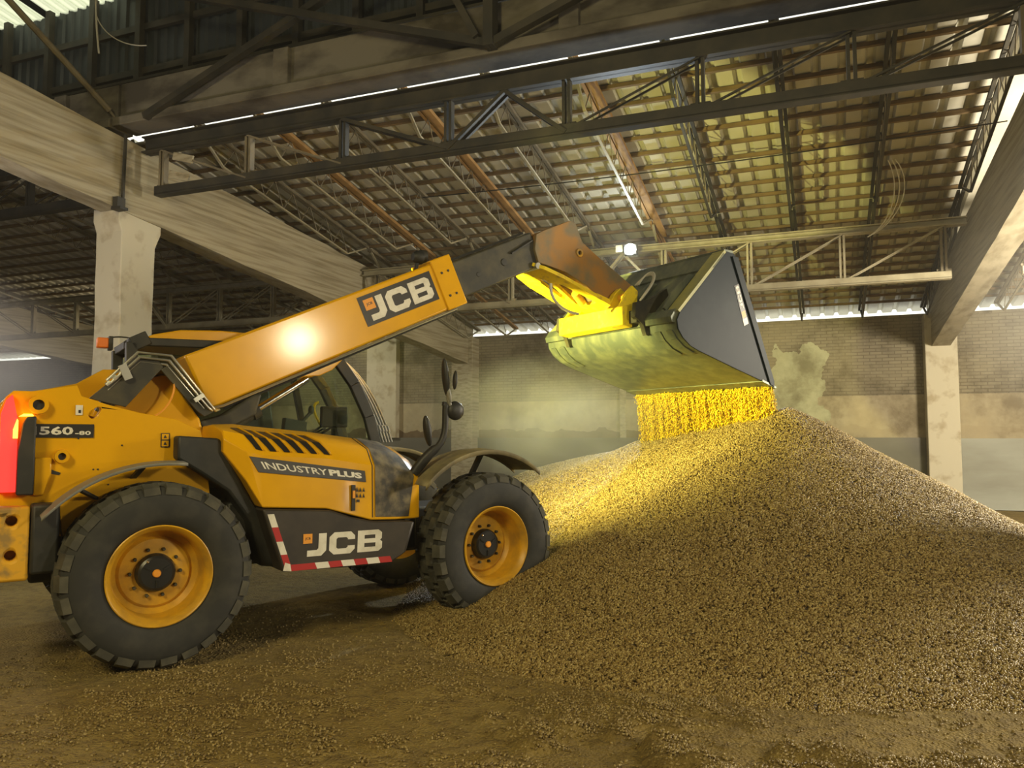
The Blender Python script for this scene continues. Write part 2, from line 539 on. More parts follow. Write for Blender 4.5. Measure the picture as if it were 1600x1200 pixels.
mb = MB()
mb.box(-34, 15.5, YW, YW + 0.4, 0, 4.52)
st(mb.build('wall_back', 'wall', smooth=0), 'grey-brown brick back wall with flaking plaster patches', 'wall')
mb = MB()
mb.box(-34, XL - 0.33, YW - 0.08, YW + 0.02, 0, 1.62)
mb.box(XL + 0.33, XR - 0.33, YW - 0.08, YW + 0.02, 0, 1.62)
st(mb.build('trim_1', 'plinth', smooth=0), 'dark grey rendered plinth along the foot of the back wall', 'plinth')
mb = MB()
mb.box(XR + 0.33, 15.5, YW - 0.08, YW + 0.02, 0, 1.60)
st(mb.build('trim_2', 'plinth_pale', smooth=0), 'pale grey plinth of the wall right of the concrete column', 'plinth')
for nm, b, l in (('wall_left', (-34.4, -34, -11, 21, 0, 9.5), 'brick end wall at the left of the store'),
                 ('wall_right', (15.5, 15.9, -11, 21, 0, 9.5), 'brick end wall at the right of the store'),
                 ('wall_front', (-34, 15.5, -11.4, -11, 0, 11.5), 'brick wall behind the viewer')):
    mb = MB()
    mb.box(*b)
    st(mb.build(nm, 'wall', smooth=0), l, 'wall')
# pilasters of the left bay
mb = MB()
mb.box(-12.75, -11.75, YW - 0.22, YW + 0.02, 1.62, 4.6)
st(mb.build('trim_3', 'plaster_col', smooth=0), 'plastered pilaster on the back wall left of the wall column', 'pilaster')
mb = MB()
mb.box(-5.05, -4.9, YW - 0.08, YW + 0.02, 1.62, 4.3)
st(mb.build('trim_4', 'concrete', smooth=0), 'narrow concrete strip on the back wall below the bucket', 'pilaster')

# corrugated roof sheets
def corrugated(x0, x1, y0, y1, zf, period=0.33, depth=0.07, th=0.012, ny=1):
    prof = []
    x = x0
    while x < x1 - 1e-6:
        for fx, fz in ((0.0, 0.0), (0.60, 0.0), (0.70, 1.0), (0.90, 1.0)):
            xx = x + fx * period
            if xx < x1:
                prof.append((xx, -depth / 2 + fz * depth))
        x += period
    prof.append((x1, -depth / 2))
    mb = MB()
    ys = [y0 + (y1 - y0) * k / ny for k in range(ny + 1)]
    n = len(prof)
    vs_, fs = [], []
    for up in (0.0, th):
        for y in ys:
            for (xx, dz) in prof:
                vs_.append((xx, y, zf(y) + dz + up))
    L = n * (ny + 1)
    for j in range(ny):
        for i in range(n - 1):
            a = j * n + i
            fs.append((a, a + 1, a + 1 + n, a + n))
            fs.append((L + a + n, L + a + n + 1, L + a + 1, L + a))
    for i in range(n - 1):
        fs.append((i, L + i, L + i + 1, i + 1))
        a = ny * n + i
        fs.append((a + 1, L + a + 1, L + a, a))
    mb.add(vs_, fs)
    return mb

ROOF0 = 10.05
BAYS = ((-33.5, -21.5, 'far left'), (-21.5, XL, 'left'), (XL, XR, 'main'), (XR, 14.5, 'right'))
for k, (a, b, nm) in enumerate(BAYS):
    mb = corrugated(a, b, ROOF0, YW + 0.75, zr, ny=19)
    st(mb.build('ceiling', 'sheet', smooth=0, clean=False), f'corrugated fibre cement roof underside over the {nm} bay', 'roof')
# nave roof and clerestory
def zn(y):
    return 8.62 + (9.0 - y) * 0.13
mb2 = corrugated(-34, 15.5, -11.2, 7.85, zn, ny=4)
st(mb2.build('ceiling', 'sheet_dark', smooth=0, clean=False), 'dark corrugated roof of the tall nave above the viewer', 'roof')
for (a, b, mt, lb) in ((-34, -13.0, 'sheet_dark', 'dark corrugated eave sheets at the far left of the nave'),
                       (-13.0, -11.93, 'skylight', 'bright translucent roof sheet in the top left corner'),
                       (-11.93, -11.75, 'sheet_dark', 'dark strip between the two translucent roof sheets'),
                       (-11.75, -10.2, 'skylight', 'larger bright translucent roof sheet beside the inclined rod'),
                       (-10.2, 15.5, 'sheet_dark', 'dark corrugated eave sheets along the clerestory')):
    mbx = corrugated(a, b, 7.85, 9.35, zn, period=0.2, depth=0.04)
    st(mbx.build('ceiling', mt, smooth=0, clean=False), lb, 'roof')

def clerestory():
    mb = MB()
    x, per = -34.0, 0.2
    prof = []
    while x < 15.5:
        for fx, fy in ((0, 0), (0.35, 0), (0.5, 1), (0.85, 1)):
            prof.append((x + fx * per, 9.05 + 0.035 * fy))
        x += per
    n = len(prof)
    vs_ = [(a, b, 6.95) for a, b in prof] + [(a, b, 8.62) for a, b in prof]
    fs = [(i, i + 1, i + 1 + n, i + n) for i in range(n - 1)]
    mb.add(vs_, fs)
    o = mb.build('wall_clerestory', 'sheet_dark', smooth=0, clean=False)
    sd = o.modifiers.new('thick', 'SOLIDIFY')
    sd.thickness = 0.01
    return o
st(clerestory(), 'dark corrugated clerestory cladding above the concrete girder', 'wall')
mb = MB()
mb.hexa([(-34, 8.6, 6.90), (15.5, 8.6, 6.90), (15.5, 9.80, 6.80), (-34, 9.80, 6.80), (-34, 8.6, 6.94), (15.5, 8.6, 6.94), (15.5, 9.80, 6.84), (-34, 9.80, 6.84)])  # unseen sheet added to narrow the sky opening above the girder
st(mb.build('trim_5', 'steel_dark', smooth=0), 'dark flashing closing the step between the two roofs', 'flashing')

# concrete girder along the column row
def girder(x0, x1):
    mb = MB()
    mb.prism([(8.28, 6.10), (8.72, 6.10), (8.72, 6.22), (8.6, 6.30), (8.6, 6.78), (8.42, 6.78), (8.42, 6.30), (8.28, 6.22)], x0, x1, plane='yz')
    for k in range(3):
        xx = x0 + (x1 - x0) * (k + 0.5) / 3 + 0.9
        mb.box(xx - 0.12, xx + 0.12, 8.34, 8.66, 6.24, 6.76)
    return mb.build('concrete_girder', 'concrete_dark', smooth=0, bevel=0.012)
for (a, b, nm) in BAYS:
    st(girder(a + 0.03, b - 0.03), f'stained concrete girder spanning the column row in the {nm} bay', 'girder')

# columns and inclined concrete frame beams
def zb_bot(y):
    return 3.80 - 0.098 * (y - 19.2)
def zb_top(y):
    return 5.94 - 0.0835 * (y - 8.28)

def rough_prism(name, mat, loop, y0, y1, plane, bevel=0.02):
    mb = MB()
    mb.prism(loop, y0, y1, plane=plane)
    return mb.build(name, mat, smooth=0, bevel=bevel)

def wobble(p0, p1, n, amp, seed):
    r = random.Random(seed)
    out = []
    for i in range(n):
        t = i / n
        out.append((p0[0] + (p1[0] - p0[0]) * t + r.uniform(-amp, amp), p0[1] + (p1[1] - p0[1]) * t + r.uniform(-amp, amp)))
    return out

def frame(xc, side, full=True):
    # upper girder-like rafter
    y0, y1 = 5.0, YW - 0.1
    lp = wobble((y0, zb_bot(y0)), (y1, zb_bot(y1)), 26, 0.012, int(xc * 10) + 3) + wobble((y1, zb_bot(y1)), (y1, zb_top(y1)), 2, 0.0, 1) + wobble((y1, zb_top(y1)), (y0, zb_top(y0)), 26, 0.012, int(xc * 10) + 5) + [(y0, zb_top(y0))]
    st(rough_prism('concrete_beam', 'concrete', lp, xc - 0.19, xc + 0.19, 'yz'), f'board-marked sloping concrete roof beam of the {side} frame', 'beam')
    # wall column
    mb = MB()
    mb.prism(wobble((xc - 0.33, YW - 0.45), (xc + 0.33, YW - 0.45), 3, 0.0, 1) + [(xc + 0.33, YW - 0.45), (xc + 0.33, YW + 0.02), (xc - 0.33, YW + 0.02)], 0, 4.45, plane='xy')
    st(mb.build('concrete_column', 'plaster_col' if side != 'left' else 'concrete', smooth=0, bevel=0.02), f'concrete column against the back wall carrying the {side} frame beam', 'column')
    if full:
        lp = []
        r = random.Random(11)
        xa, xb = YC - 0.30, YC + 0.30
        zz = [0, 0.6, 1.2, 1.9, 2.5, 3.0, 3.4, 3.8, 4.2, 4.45]
        right = [(xb + r.uniform(-0.015, 0.015), z) for z in zz] + [(xb + 0.05, 4.55), (xb + 0.11, 4.68), (xb + 0.11, 4.86)]
        left = [(xa - 0.07, 4.92), (xa - 0.07, 4.74), (xa - 0.01, 4.58)] + [(xa + r.uniform(-0.012, 0.012), z) for z in reversed(zz)]
        st(rough_prism('concrete_column', 'plaster_col', right + left, xc - 0.33, xc + 0.17, 'yz', 0.015), f'whitewashed chipped concrete column of the {side} frame with a flared head', 'column')
frame(XL, 'left')
frame(XR, 'right')
frame(XL - 12, 'far left')
mb = MB()
mb.bar((-9.27, 8.33, 4.95), (-9.25, 8.33, 5.95), 0.035, 0.035)
tag(mb.build('vertical_pipe', 'steel_dark'), 'short dark vertical pipe beside the head of the whitewashed column', 'pipe')
mb = MB()
mb.box(-9.34, -9.22, 8.2, 8.34, 4.86, 5.02)
mb.box(-9.30, -9.12, 8.16, 8.30, 4.82, 4.86)
tag(mb.build('steel_bracket', 'steel_dark', bevel=0.005), 'small rusty steel bracket box on top of the whitewashed column', 'bracket')

# ------------------------------------------------------------------ trusses
ORD = ['first', 'second', 'third', 'fourth', 'fifth', 'sixth', 'seventh', 'eighth', 'ninth', 'tenth', 'eleventh', 'twelfth']
def truss(xm, y, zb, zt, hb, ht, mat, label, chord='channel', thin='steel_mid'):
    t = empty('steel_truss', (xm, y, zb))
    tag(t, label, 'truss')
    H = zt - zb
    nodes = [-5.4, -3.85, -2.31, -0.77, 0.77, 2.31, 3.85, 5.4]
    mb = MB()
    mb.box(-5.5, 5.5, -0.07, 0.07, -0.015, 0.015)
    mb.box(-5.5, 5.5, -0.07, -0.055, 0.0, hb)
    mb.box(-5.5, 5.5, 0.055, 0.07, 0.0, hb)
    mb.build('bottom_chord', mat, t, smooth=0)
    mb = MB()
    mb.box(-5.75, 5.75, -0.09, 0.09, H - ht, H - ht + 0.02)
    mb.box(-5.75, 5.75, -0.09, 0.09, H - 0.02, H)
    mb.box(-5.75, 5.75, -0.012, 0.012, H - ht, H)
    mb.build('top_chord', mat, t, smooth=0)
    for i, x in enumerate(nodes):
        mb = MB()
        w = 0.05
        mb.box(x - w, x - w + 0.035, -0.045, 0.045, 0.0, H - ht + 0.01)
        mb.box(x + w - 0.035, x + w, -0.045, 0.045, 0.0, H - ht + 0.01)
        mb.box(x - 0.11, x + 0.11, -0.01, 0.01, 0.0, 0.16)
        mb.build('vertical', mat if 1 < i < 7 else thin, t, smooth=0)
    for i in range(7):
        a, b = nodes[i], nodes[i + 1]
        if i == 3:
            pairs = [((a, 0.03), (0.0, H - ht)), ((b, 0.03), (0.0, H - ht))]
        elif i < 3:
            pairs = [((a, H - ht), (b, 0.05))]
        else:
            pairs = [((b, H - ht), (a, 0.05))]
        for (p, q) in pairs:
            mb = MB()
            w = 0.045 if i in (2, 3) else 0.022
            for dy in (-0.06, 0.06):
                mb.bar((p[0], dy, p[1]), (q[0], dy, q[1]), w, w)
            mb.build('diagonal', mat if i in (2, 3, 4, 5, 6) else thin, t, smooth=0)
    return t
XM = (XL + XR) / 2
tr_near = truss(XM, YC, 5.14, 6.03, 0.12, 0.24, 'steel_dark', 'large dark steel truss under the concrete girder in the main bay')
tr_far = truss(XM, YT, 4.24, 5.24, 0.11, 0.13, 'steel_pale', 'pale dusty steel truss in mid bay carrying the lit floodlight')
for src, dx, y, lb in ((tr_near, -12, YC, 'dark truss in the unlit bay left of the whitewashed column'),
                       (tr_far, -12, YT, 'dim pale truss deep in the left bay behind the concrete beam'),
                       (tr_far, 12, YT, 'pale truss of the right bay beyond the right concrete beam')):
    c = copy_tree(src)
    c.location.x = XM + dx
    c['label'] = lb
# gusset planks nailed across the left end of the near truss
mb = MB()
for (z, a, b, lb) in ((5.62, -8.66, -8.30, 'upper of two short boards fixed to the left end of the near truss'), (5.36, -8.72, -8.36, 'lower of two short boards fixed to the left end of the near truss')):
    mb = MB()
    mb.bar((a, 8.64, z + 0.05), (b, 8.64, z - 0.05), 0.03, 0.11)
    tag(mb.build('timber_board', 'concrete', bevel=0.004), lb, 'board')

# ------------------------------------------------------------------ joists, rafters, battens
JX = [-9.15, -8.0, -6.77, -5.49, -4.21, -2.95, -1.75, -0.45, 0.87, 2.2]
def joist_proto(y0, y1, mat, low='steel_pale'):
    t = empty('lattice_joist')
    za, zb = zr(y0) - 0.19, zr(y1) - 0.19
    f = lambda u: za + (zb - za) * (u - y0) / (y1 - y0)
    mb = MB()
    for dx in (-0.035, 0.035):
        mb.bar((dx, y0, f(y0)), (dx, y1, f(y1)), 0.05, 0.05)
    mb.build('top_chord', mat, t, smooth=0)
    D = 0.42
    mb = MB()
    pts = [(y0 + 0.05, 0.03), (y0 + 0.75, D), (y1 - 0.75, D), (y1 - 0.05, 0.03)]
    for (a, da), (b, db) in zip(pts[:-1], pts[1:]):
        mb.bar((0, a, f(a) - da), (0, b, f(b) - db), 0.04, 0.03)
    mb.build('bottom_chord', low, t, smooth=0)
    mb = MB()
    n = 7
    ys = [y0 + 0.75 + (y1 - y0 - 1.5) * k / n for k in range(n + 1)]
    zig = []
    for k in range(n):
        zig.append((0, ys[k], f(ys[k]) - D))
        ym = (ys[k] + ys[k + 1]) / 2
        zig.append((0, ym, f(ym)))
    zig.append((0, ys[n], f(ys[n]) - D))
    for p, q in zip(zig[:-1], zig[1:]):
        mb.tube([p, q], 0.009, 5, cap=False)
    mb.build('web_rod', 'steel_mid', t, smooth=0)
    return t

protos = {}
SPANS = (('near', YC + 0.75, YT - 0.06), ('far', YT + 0.06, YW - 0.05))
for key, a, b in SPANS:
    for mt in ('steel_mid', 'rafter_wood', 'steel_dark'):
        protos[key, mt] = [joist_proto(a, b, mt, 'steel_dark' if mt == 'steel_dark' else 'steel_pale'), False]
def place_joist(key, mt, x, label, group):
    pr = protos[key, mt]
    o = pr[0] if not pr[1] else copy_tree(pr[0])
    pr[1] = True
    o.location = (x, 0, 0)
    tag(o, label, 'roof joist', group)
for key, a, b in SPANS:
    wh = 'before the pale truss' if key == 'near' else 'behind the pale truss'
    for i, x in enumerate(JX):
        mt = 'rafter_wood' if i in (1, 3, 5) else ('steel_dark' if i > 5 else 'steel_mid')
        lb = f"{'orange topped' if mt == 'rafter_wood' else 'steel'} lattice joist, {ORD[i]} from left concrete beam, {wh}"
        place_joist(key, mt, x, lb, 'lattice joists of the main bay')
    for i, x in enumerate((XR + 1.2, XR + 2.5, XR + 3.8)):
        place_joist(key, 'steel_mid', x, f'{ORD[i]} lattice joist right of the right concrete beam, {wh}', 'lattice joists of the right bay')
    for i, x in enumerate((XL - 1.3, XL - 2.7, XL - 4.1, XL - 5.5)):
        place_joist(key, 'steel_mid', x, f'unlit lattice joist, {ORD[i]} left of the left concrete beam, {wh}', 'lattice joists of the left bay')
# orange timber rafters under the roof sheets
for i, x in enumerate((-8.0, -5.49, -2.95)):
    mb = MB()
    mb.bar((x + 0.1, 9.95, zr(9.95) - 0.2), (x + 0.1, YT + 0.7, zr(YT + 0.7) - 0.2), 0.11, 0.06)
    tag(mb.build('timber_rafter', 'rafter_wood', smooth=0, bevel=0.006), f'orange painted timber rafter, {ORD[i]} from the left concrete beam', 'rafter', 'orange timber rafters')
# battens
for (a, b, nm) in BAYS:
    src = None
    y = ROOF0 + 0.1
    while y < YW + 0.1:
        if src is None:
            mb = MB()
            mb.bar((a + 0.2, 0, 0), (b - 0.2, 0, 0), 0.06, 0.055)
            o = src = mb.build('roof_batten', 'batten_wood', smooth=0)
        else:
            o = src.copy()
            COL.objects.link(o)
        o.location = (0, y, zr(y) - 0.075)
        tag(o, f'long brown timber batten under the corrugated roof of the {nm} bay', 'batten', f'roof battens of the {nm} bay')
        y += 0.47

# clerestory steelwork in front of the girder
def steel(name, label, cat, a, b, w, h, mat='steel_dark', group=None):
    mb = MB()
    mb.bar(a, b, w, h)
    return tag(mb.build(name, mat, smooth=0), label, cat, group)
YG = 8.2
steel('steel_post', 'dark vertical steel post above the middle of the concrete girder', 'post', (XM, YG, 6.12), (XM, YG, 8.5), 0.17, 0.12)
steel('steel_brace', 'long dark brace rising left from the middle girder post', 'brace', (XM, YG, 6.16), (XM - 5.3, YG, 7.95), 0.10, 0.09)
steel('steel_brace', 'dark brace rising right from the head of the whitewashed column', 'brace', (XL + 0.7, YG + 0.04, 6.12), (XM - 0.4, YG + 0.04, 7.95), 0.10, 0.09)
steel('steel_brace', 'dark brace beside the middle post rising to the upper left', 'brace', (XM - 0.15, YG - 0.05, 6.25), (XM - 0.75, YG - 0.05, 7.4), 0.09, 0.08)
steel('steel_brace', 'dark brace rising right from the middle girder post', 'brace', (XM, YG, 6.16), (XM + 5.3, YG, 7.95), 0.10, 0.09)
for i, z in enumerate((7.25, 7.95)):
    steel('clerestory_rail', ('lower' if i == 0 else 'upper') + ' horizontal dark rail on the clerestory cladding', 'rail', (-16, 8.98, z), (4, 8.98, z), 0.07, 0.1, 'steel_dark')
src = None
for k in range(15):
    x = -14.6 + k * 0.98
    if src is None:
        mb = MB()
        mb.box(-0.05, 0.05, -0.05, 0.05, 0, 1.6)
        src = o = mb.build('clerestory_stud', 'steel_dark', smooth=0)
    else:
        o = src.copy()
        COL.objects.link(o)
    o.location = (x, 8.93, 6.98)
    tag(o, 'dark upright stud behind the girder on the clerestory cladding', 'stud', 'clerestory studs')
mb = MB()
mb.tube([(-10.05, 6.55, 7.75), (-9.55, 8.3, 6.35)], 0.045, 8)
mb.tube([(-9.55, 8.3, 6.35), (-9.5, 8.5, 6.15)], 0.02, 8)
tag(mb.build('tie_rod', 'steel_mid'), 'grey inclined rod in the top left corner running down to the column', 'rod')
mb = MB()
def bez(p, n=14):
    p = [Vector(q) for q in p]
    out = []
    for i in range(n + 1):
        t = i / n
        q = list(p)
        while len(q) > 1:
            q = [q[k].lerp(q[k + 1], t) for k in range(len(q) - 1)]
        out.append(q[0])
    return out
mb.tube(bez([(-9.9, 8.3, 8.5), (-9.93, 8.3, 8.0), (-9.86, 8.3, 7.6), (-9.8, 8.3, 7.25)]), 0.014, 6)
mb.tube(bez([(-9.9, 8.3, 7.9), (-9.85, 8.35, 7.6), (-9.6, 8.5, 7.4), (-9.2, 8.6, 7.40)]), 0.009, 6)
tag(mb.build('hanging_cable', 'cable'), 'pale forked cable hanging below the clerestory eave', 'cable')
mb = MB()
for k in range(3):
    mb.tube(bez([(1.0 + 0.05 * k, 13.2, zr(13.2) - 0.3), (1.2 + 0.1 * k, 13.6, zr(13.5) - 0.5), (1.15 + 0.06 * k, 14.1, zr(14) - 0.9), (0.75, 14.5, 5.0)]), 0.009, 5)
tag(mb.build('loose_wire', 'cable'), 'pale loose wires dangling from a joist towards the far truss', 'wire')
mb = MB()
mb.tube(bez([(-6.5, 12.2, zr(12.2) - 0.5), (-2, 12.2, zr(12.2) - 0.62), (2.4, 12.2, zr(12.2) - 0.45)]), 0.01, 5)
tag(mb.build('overhead_wire', 'cable_black'), 'thin dark wire strung across below the roof joists', 'wire')

# floodlight on the far truss
t = empty('floodlight', (-3.30, 14.55, 5.12))
tag(t, 'small bright floodlight burning on the top chord of the pale truss', 'lamp')
mb = MB()
mb.box(-0.12, 0.12, -0.16, -0.04, -0.10, 0.10)
mb.box(-0.02, 0.02, -0.05, 0.08, -0.02, 0.10)
mb.build('housing', 'steel_dark', t, bevel=0.008)
mb = MB()
mb.lathe([(0.0, -0.185), (0.10, -0.18), (0.105, -0.16)], 24, 'y')
mb.build('lamp_lens', 'lens', t)
t = empty('junction_box', (-3.52, 14.5, 5.16))
mb = MB()
mb.box(-0.07, 0.07, -0.07, 0.05, -0.07, 0.07)
o = mb.build('box_body', 'white', t, bevel=0.008)
tag(t, 'pale junction box on the truss immediately left of the burning floodlight', 'box')

# ------------------------------------------------------------------ grain pile
PSI = math.radians(34.59)
FW = np.array([math.sin(PSI), math.cos(PSI)])
RT = np.array([math.cos(PSI), -math.sin(PSI)])
C0 = np.array([-5.266, 4.959])
def to_world(x, y):
    p = C0 + FW * x - RT * y
    return p

def seg_dist(X, Y, a, b, sx=1.0):
    ax, ay, az = a
    bx, by, bz = b
    dx, dy = bx - ax, by - ay
    t = np.clip(((X - ax) * dx + (Y - ay) * dy) / (dx * dx + dy * dy), 0, 1)
    qx, qy = X - (ax + t * dx), Y - (ay + t * dy)
    qx = np.where(qx > 0, qx * sx, qx)
    return np.sqrt(qx * qx + qy * qy + 0.003), az + t * (bz - az)

_pn = np.random.default_rng(3).uniform(0, 6.28, (14, 3))
def pile_h(X, Y):
    X, Y = np.asarray(X, float), np.asarray(Y, float)
    hs = []
    d, z = seg_dist(X, Y, (-0.40, 9.95, 2.03), (-2.45, 11.25, 1.60), 1.3)
    hs.append(z - 0.45 * d + 0.004 * d * d)
    d, z = seg_dist(X, Y, (-2.45, 11.25, 1.55), (-4.6, 12.6, 1.12))
    hs.append(z - 0.46 * d)
    d, z = seg_dist(X, Y, (-1.45, 7.7, 0.80), (-1.0, 8.2, 0.85))
    hs.append(z - 0.30 * d)
    d, z = seg_dist(X, Y, (-0.2, 7.1, 0.46), (0.6, 7.5, 0.5), 1.2)
    hs.append(z - 0.27 * d)
    k = 0.06
    H = np.stack(hs)
    m = H.max(0)
    h = m + k * np.log(np.exp((H - m) / k).sum(0)) - 0.02
    n = np.zeros_like(h)
    for i, (a, b, c) in enumerate(_pn):
        fr = 0.6 * 1.28 ** i
        n += np.sin(fr * (X * math.cos(a) + Y * math.sin(a)) * 1.6 + b) * np.sin(fr * (Y * math.cos(c) - X * math.sin(c)) * 1.6 + c) / (1.28 ** i)
    return h + 0.022 * n

def grain_pile():
    x0, x1, y0, y1, s = -8.2, 6.2, 3.6, 16.2, 0.05
    xs, ys = np.arange(x0, x1, s), np.arange(y0, y1, s)
    X, Y = np.meshgrid(xs, ys)
    Z = pile_h(X, Y) + rng.normal(0, 0.005, X.shape)
    keep = Z > -0.07
    nx = len(xs)
    idx = np.arange(X.size).reshape(X.shape)
    q = keep[:-1, :-1] & keep[1:, :-1] & keep[:-1, 1:] & keep[1:, 1:]
    F = np.stack([idx[:-1, :-1][q], idx[:-1, 1:][q], idx[1:, 1:][q], idx[1:, :-1][q]], -1)
    used = np.unique(F)
    mp = np.zeros(X.size, int)
    mp[used] = np.arange(len(used))
    V = np.stack([X, Y, Z], -1).reshape(-1, 3)[used]
    me = bpy.data.meshes.new('grain_pile')
    me.from_pydata(V.tolist(), [], mp[F].tolist())
    me.polygons.foreach_set('use_smooth', [True] * len(me.polygons))
    me.materials.append(M['grain_bed'])
    o = bpy.data.objects.new('grain_pile', me)
    COL.objects.link(o)
    return o
pile = grain_pile()
tag(pile, 'large brown heap of loose grain in front of the machine', 'grain heap', kind='stuff')

OCT = np.array([(1, 0, 0), (-1, 0, 0), (0, 1, 0), (0, -1, 0), (0, 0, 1), (0, 0, -1)], float)
OCF = np.array([(0, 2, 4), (2, 1, 4), (1, 3, 4), (3, 0, 4), (2, 0, 5), (1, 2, 5), (3, 1, 5), (0, 3, 5)])
def kernels(name, P, size, mat, stretch=None, parent=None):
    """One mesh of many little seeds at points P."""
    n = len(P)
    q = rng.normal(size=(n, 4))
    q /= np.linalg.norm(q, axis=1)[:, None]
    w, x, y, z = q.T
    R = np.stack([1 - 2 * (y * y + z * z), 2 * (x * y - z * w), 2 * (x * z + y * w),
                  2 * (x * y + z * w), 1 - 2 * (x * x + z * z), 2 * (y * z - x * w),
                  2 * (x * z - y * w), 2 * (y * z + x * w), 1 - 2 * (x * x + y * y)], -1).reshape(n, 3, 3)
    sc = size * rng.uniform(0.75, 1.25, (n, 1)) * np.array([1.0, 0.72, 0.6])
    V = np.einsum('nij,nkj->nki', R, OCT[None] * sc[:, None, :])
    if stretch is not None:
        V = V * np.array(stretch)
    V = (V + P[:, None, :]).reshape(-1, 3)
    F = (OCF[None] + 6 * np.arange(n)[:, None, None]).reshape(-1, 3)
    me = bpy.data.meshes.new(name)
    me.vertices.add(len(V))
    me.vertices.foreach_set('co', V.ravel())
    me.loops.add(F.size)
    me.loops.foreach_set('vertex_index', F.ravel().astype(np.int32))
    me.polygons.add(len(F))
    me.polygons.foreach_set('loop_start', np.arange(0, F.size, 3, dtype=np.int32))
    me.polygons.foreach_set('use_smooth', np.ones(len(F), bool))
    me.update(calc_edges=True)
    me.materials.append(M[mat])
    o = bpy.data.objects.new(name, me)
    COL.objects.link(o)
    if parent is not None:
        o.parent = parent
    return o

def scatter_pile(n):
    X = rng.uniform(-7, 5, n * 5)
    Y = rng.uniform(4.2, 13.2, n * 5)
    d = np.hypot(X, Y)
    k = rng.uniform(0, 1, X.size) < np.clip((5.5 / d) ** 1.3, 0, 1)
    X, Y = X[k], Y[k]
    Z = pile_h(X, Y)
    k = Z > -0.03
    X, Y, Z = X[k][:n], Y[k][:n], Z[k][:n]
    return np.stack([X, Y, Z + 0.004], -1)
o = kernels('loose_kernels', scatter_pile(280000), 0.0130, 'kernel', parent=pile)
tag(o, kind='stuff')

def floor_z(X, Y):
    return 0.012 * np.sin(X * 2.1 + 0.7 * Y) * np.sin(Y * 1.7 - 0.4 * X) + 0.008 * np.sin(5.1 * X + 1.3) * np.sin(4.3 * Y) - 0.014

def soft_noise(shape, sig, seed):
    """Gaussian-blurred white noise, unit variance."""
    g = np.random.default_rng(seed).normal(size=shape)
    f0 = np.fft.fftfreq(shape[0])[:, None]
    f1 = np.fft.fftfreq(shape[1])[None]
    g = np.fft.ifft2(np.fft.fft2(g) * np.exp(-2 * (math.pi * sig) ** 2 * (f0 ** 2 + f1 ** 2))).real
    return g / g.std()

LX0, LX1, LY0, LY1, LS = -5.6, 4.6, 2.1, 6.4, 0.022
_lx, _ly = np.arange(LX0, LX1, LS), np.arange(LY0, LY1, LS)
_LX, _LY = np.meshgrid(_lx, _ly)
_amt = np.exp(-((_LX + 0.1) / 1.7) ** 2 - ((_LY - 4.1) / 0.95) ** 2) + 0.30 * np.exp(-((_LY - 3.9) / 1.2) ** 2)
_amt = _amt * (1 - np.clip((_LY - 5.4) / 0.8, 0, 1)) * np.clip(np.minimum(_LX - LX0, LX1 - _LX) / 0.5, 0, 1) * np.clip((_LY - LY0) / 0.15, 0, 1)
_crest = 0.55 * soft_noise(_LX.shape, 6.5, 21) + 0.45 * soft_noise(_LX.shape, 2.4, 22) + 0.35 * soft_noise(_LX.shape, 14, 24)
LITTER = floor_z(_LX, _LY) + np.clip(_crest + 0.35, 0, None) * 0.050 * _amt + 0.005 * soft_noise(_LX.shape, 1.2, 23) * _amt - 0.004

def litter():
    ny, nx = _LX.shape
    mb = MB()
    idx = np.arange(nx * ny).reshape(ny, nx)
    F = np.stack([idx[:-1, :-1], idx[:-1, 1:], idx[1:, 1:], idx[1:, :-1]], -1).reshape(-1, 4)
    mb.add(np.stack([_LX, _LY, LITTER], -1).reshape(-1, 3).tolist(), F.tolist())
    return mb.build('trodden_grain', 'floor', smooth=180, clean=False)
o = litter()
tag(o, 'clumpy layer of trodden grain and dirt across the foreground floor', 'grain', kind='stuff')

def spill_points(n):
    X = rng.uniform(LX0, LX1 - 0.05, n * 8)
    Y = rng.uniform(LY0, LY1 - 0.05, n * 8)
    i = ((Y - LY0) / LS).astype(int)
    j = ((X - LX0) / LS).astype(int)
    w = _amt[i, j] * np.clip(_crest[i, j] + 0.3, 0, 1.2) + 0.025
    k = rng.uniform(0, 1, X.size) < w
    X, Y, i, j = X[k][:n], Y[k][:n], i[k][:n], j[k][:n]
    Z = np.maximum(LITTER[i, j], floor_z(X, Y))
    return np.stack([X, Y, Z + 0.004], -1)
o = kernels('spilled_grain', spill_points(34000), 0.0115, 'kernel_floor')
tag(o, 'loose kernels of grain strewn over the earth floor in the foreground', 'grain', kind='stuff')

def falling(n):
    strands = rng.uniform(-1.12, 1.12, 260)
    push = rng.normal(0, 0.035, 260)
    who = rng.integers(0, 260, n)
    loose = rng.uniform(0, 1, n) < 0.35
    y = np.where(loose, rng.uniform(-1.12, 1.12, n), strands[who] + rng.normal(0, 0.010, n))
    u = rng.uniform(0, 1, n)
    tt = 0.02 + 0.42 * u
    x = 6.60 + 0.32 * tt + rng.normal(0, 0.018, n) + np.where(loose, 0, push[who] * (0.3 + 1.5 * u)) + 0.02 * np.sin(9 * y)
    z = 2.21 - 0.35 * tt - 4.9 * tt * tt + rng.normal(0, 0.012, n)
    W = C0[None] + FW[None] * x[:, None] - RT[None] * y[:, None]
    h = pile_h(W[:, 0], W[:, 1])
    k = z > h - 0.03
    return np.stack([W[:, 0], W[:, 1], z], -1)[k]
o = kernels('falling_grain', falling(70000), 0.0100, 'kernel_fresh', stretch=(0.9, 0.9, 2.3))
tag(o, 'yellow curtain of grain pouring from the bucket lip onto the heap', 'falling grain', kind='stuff')
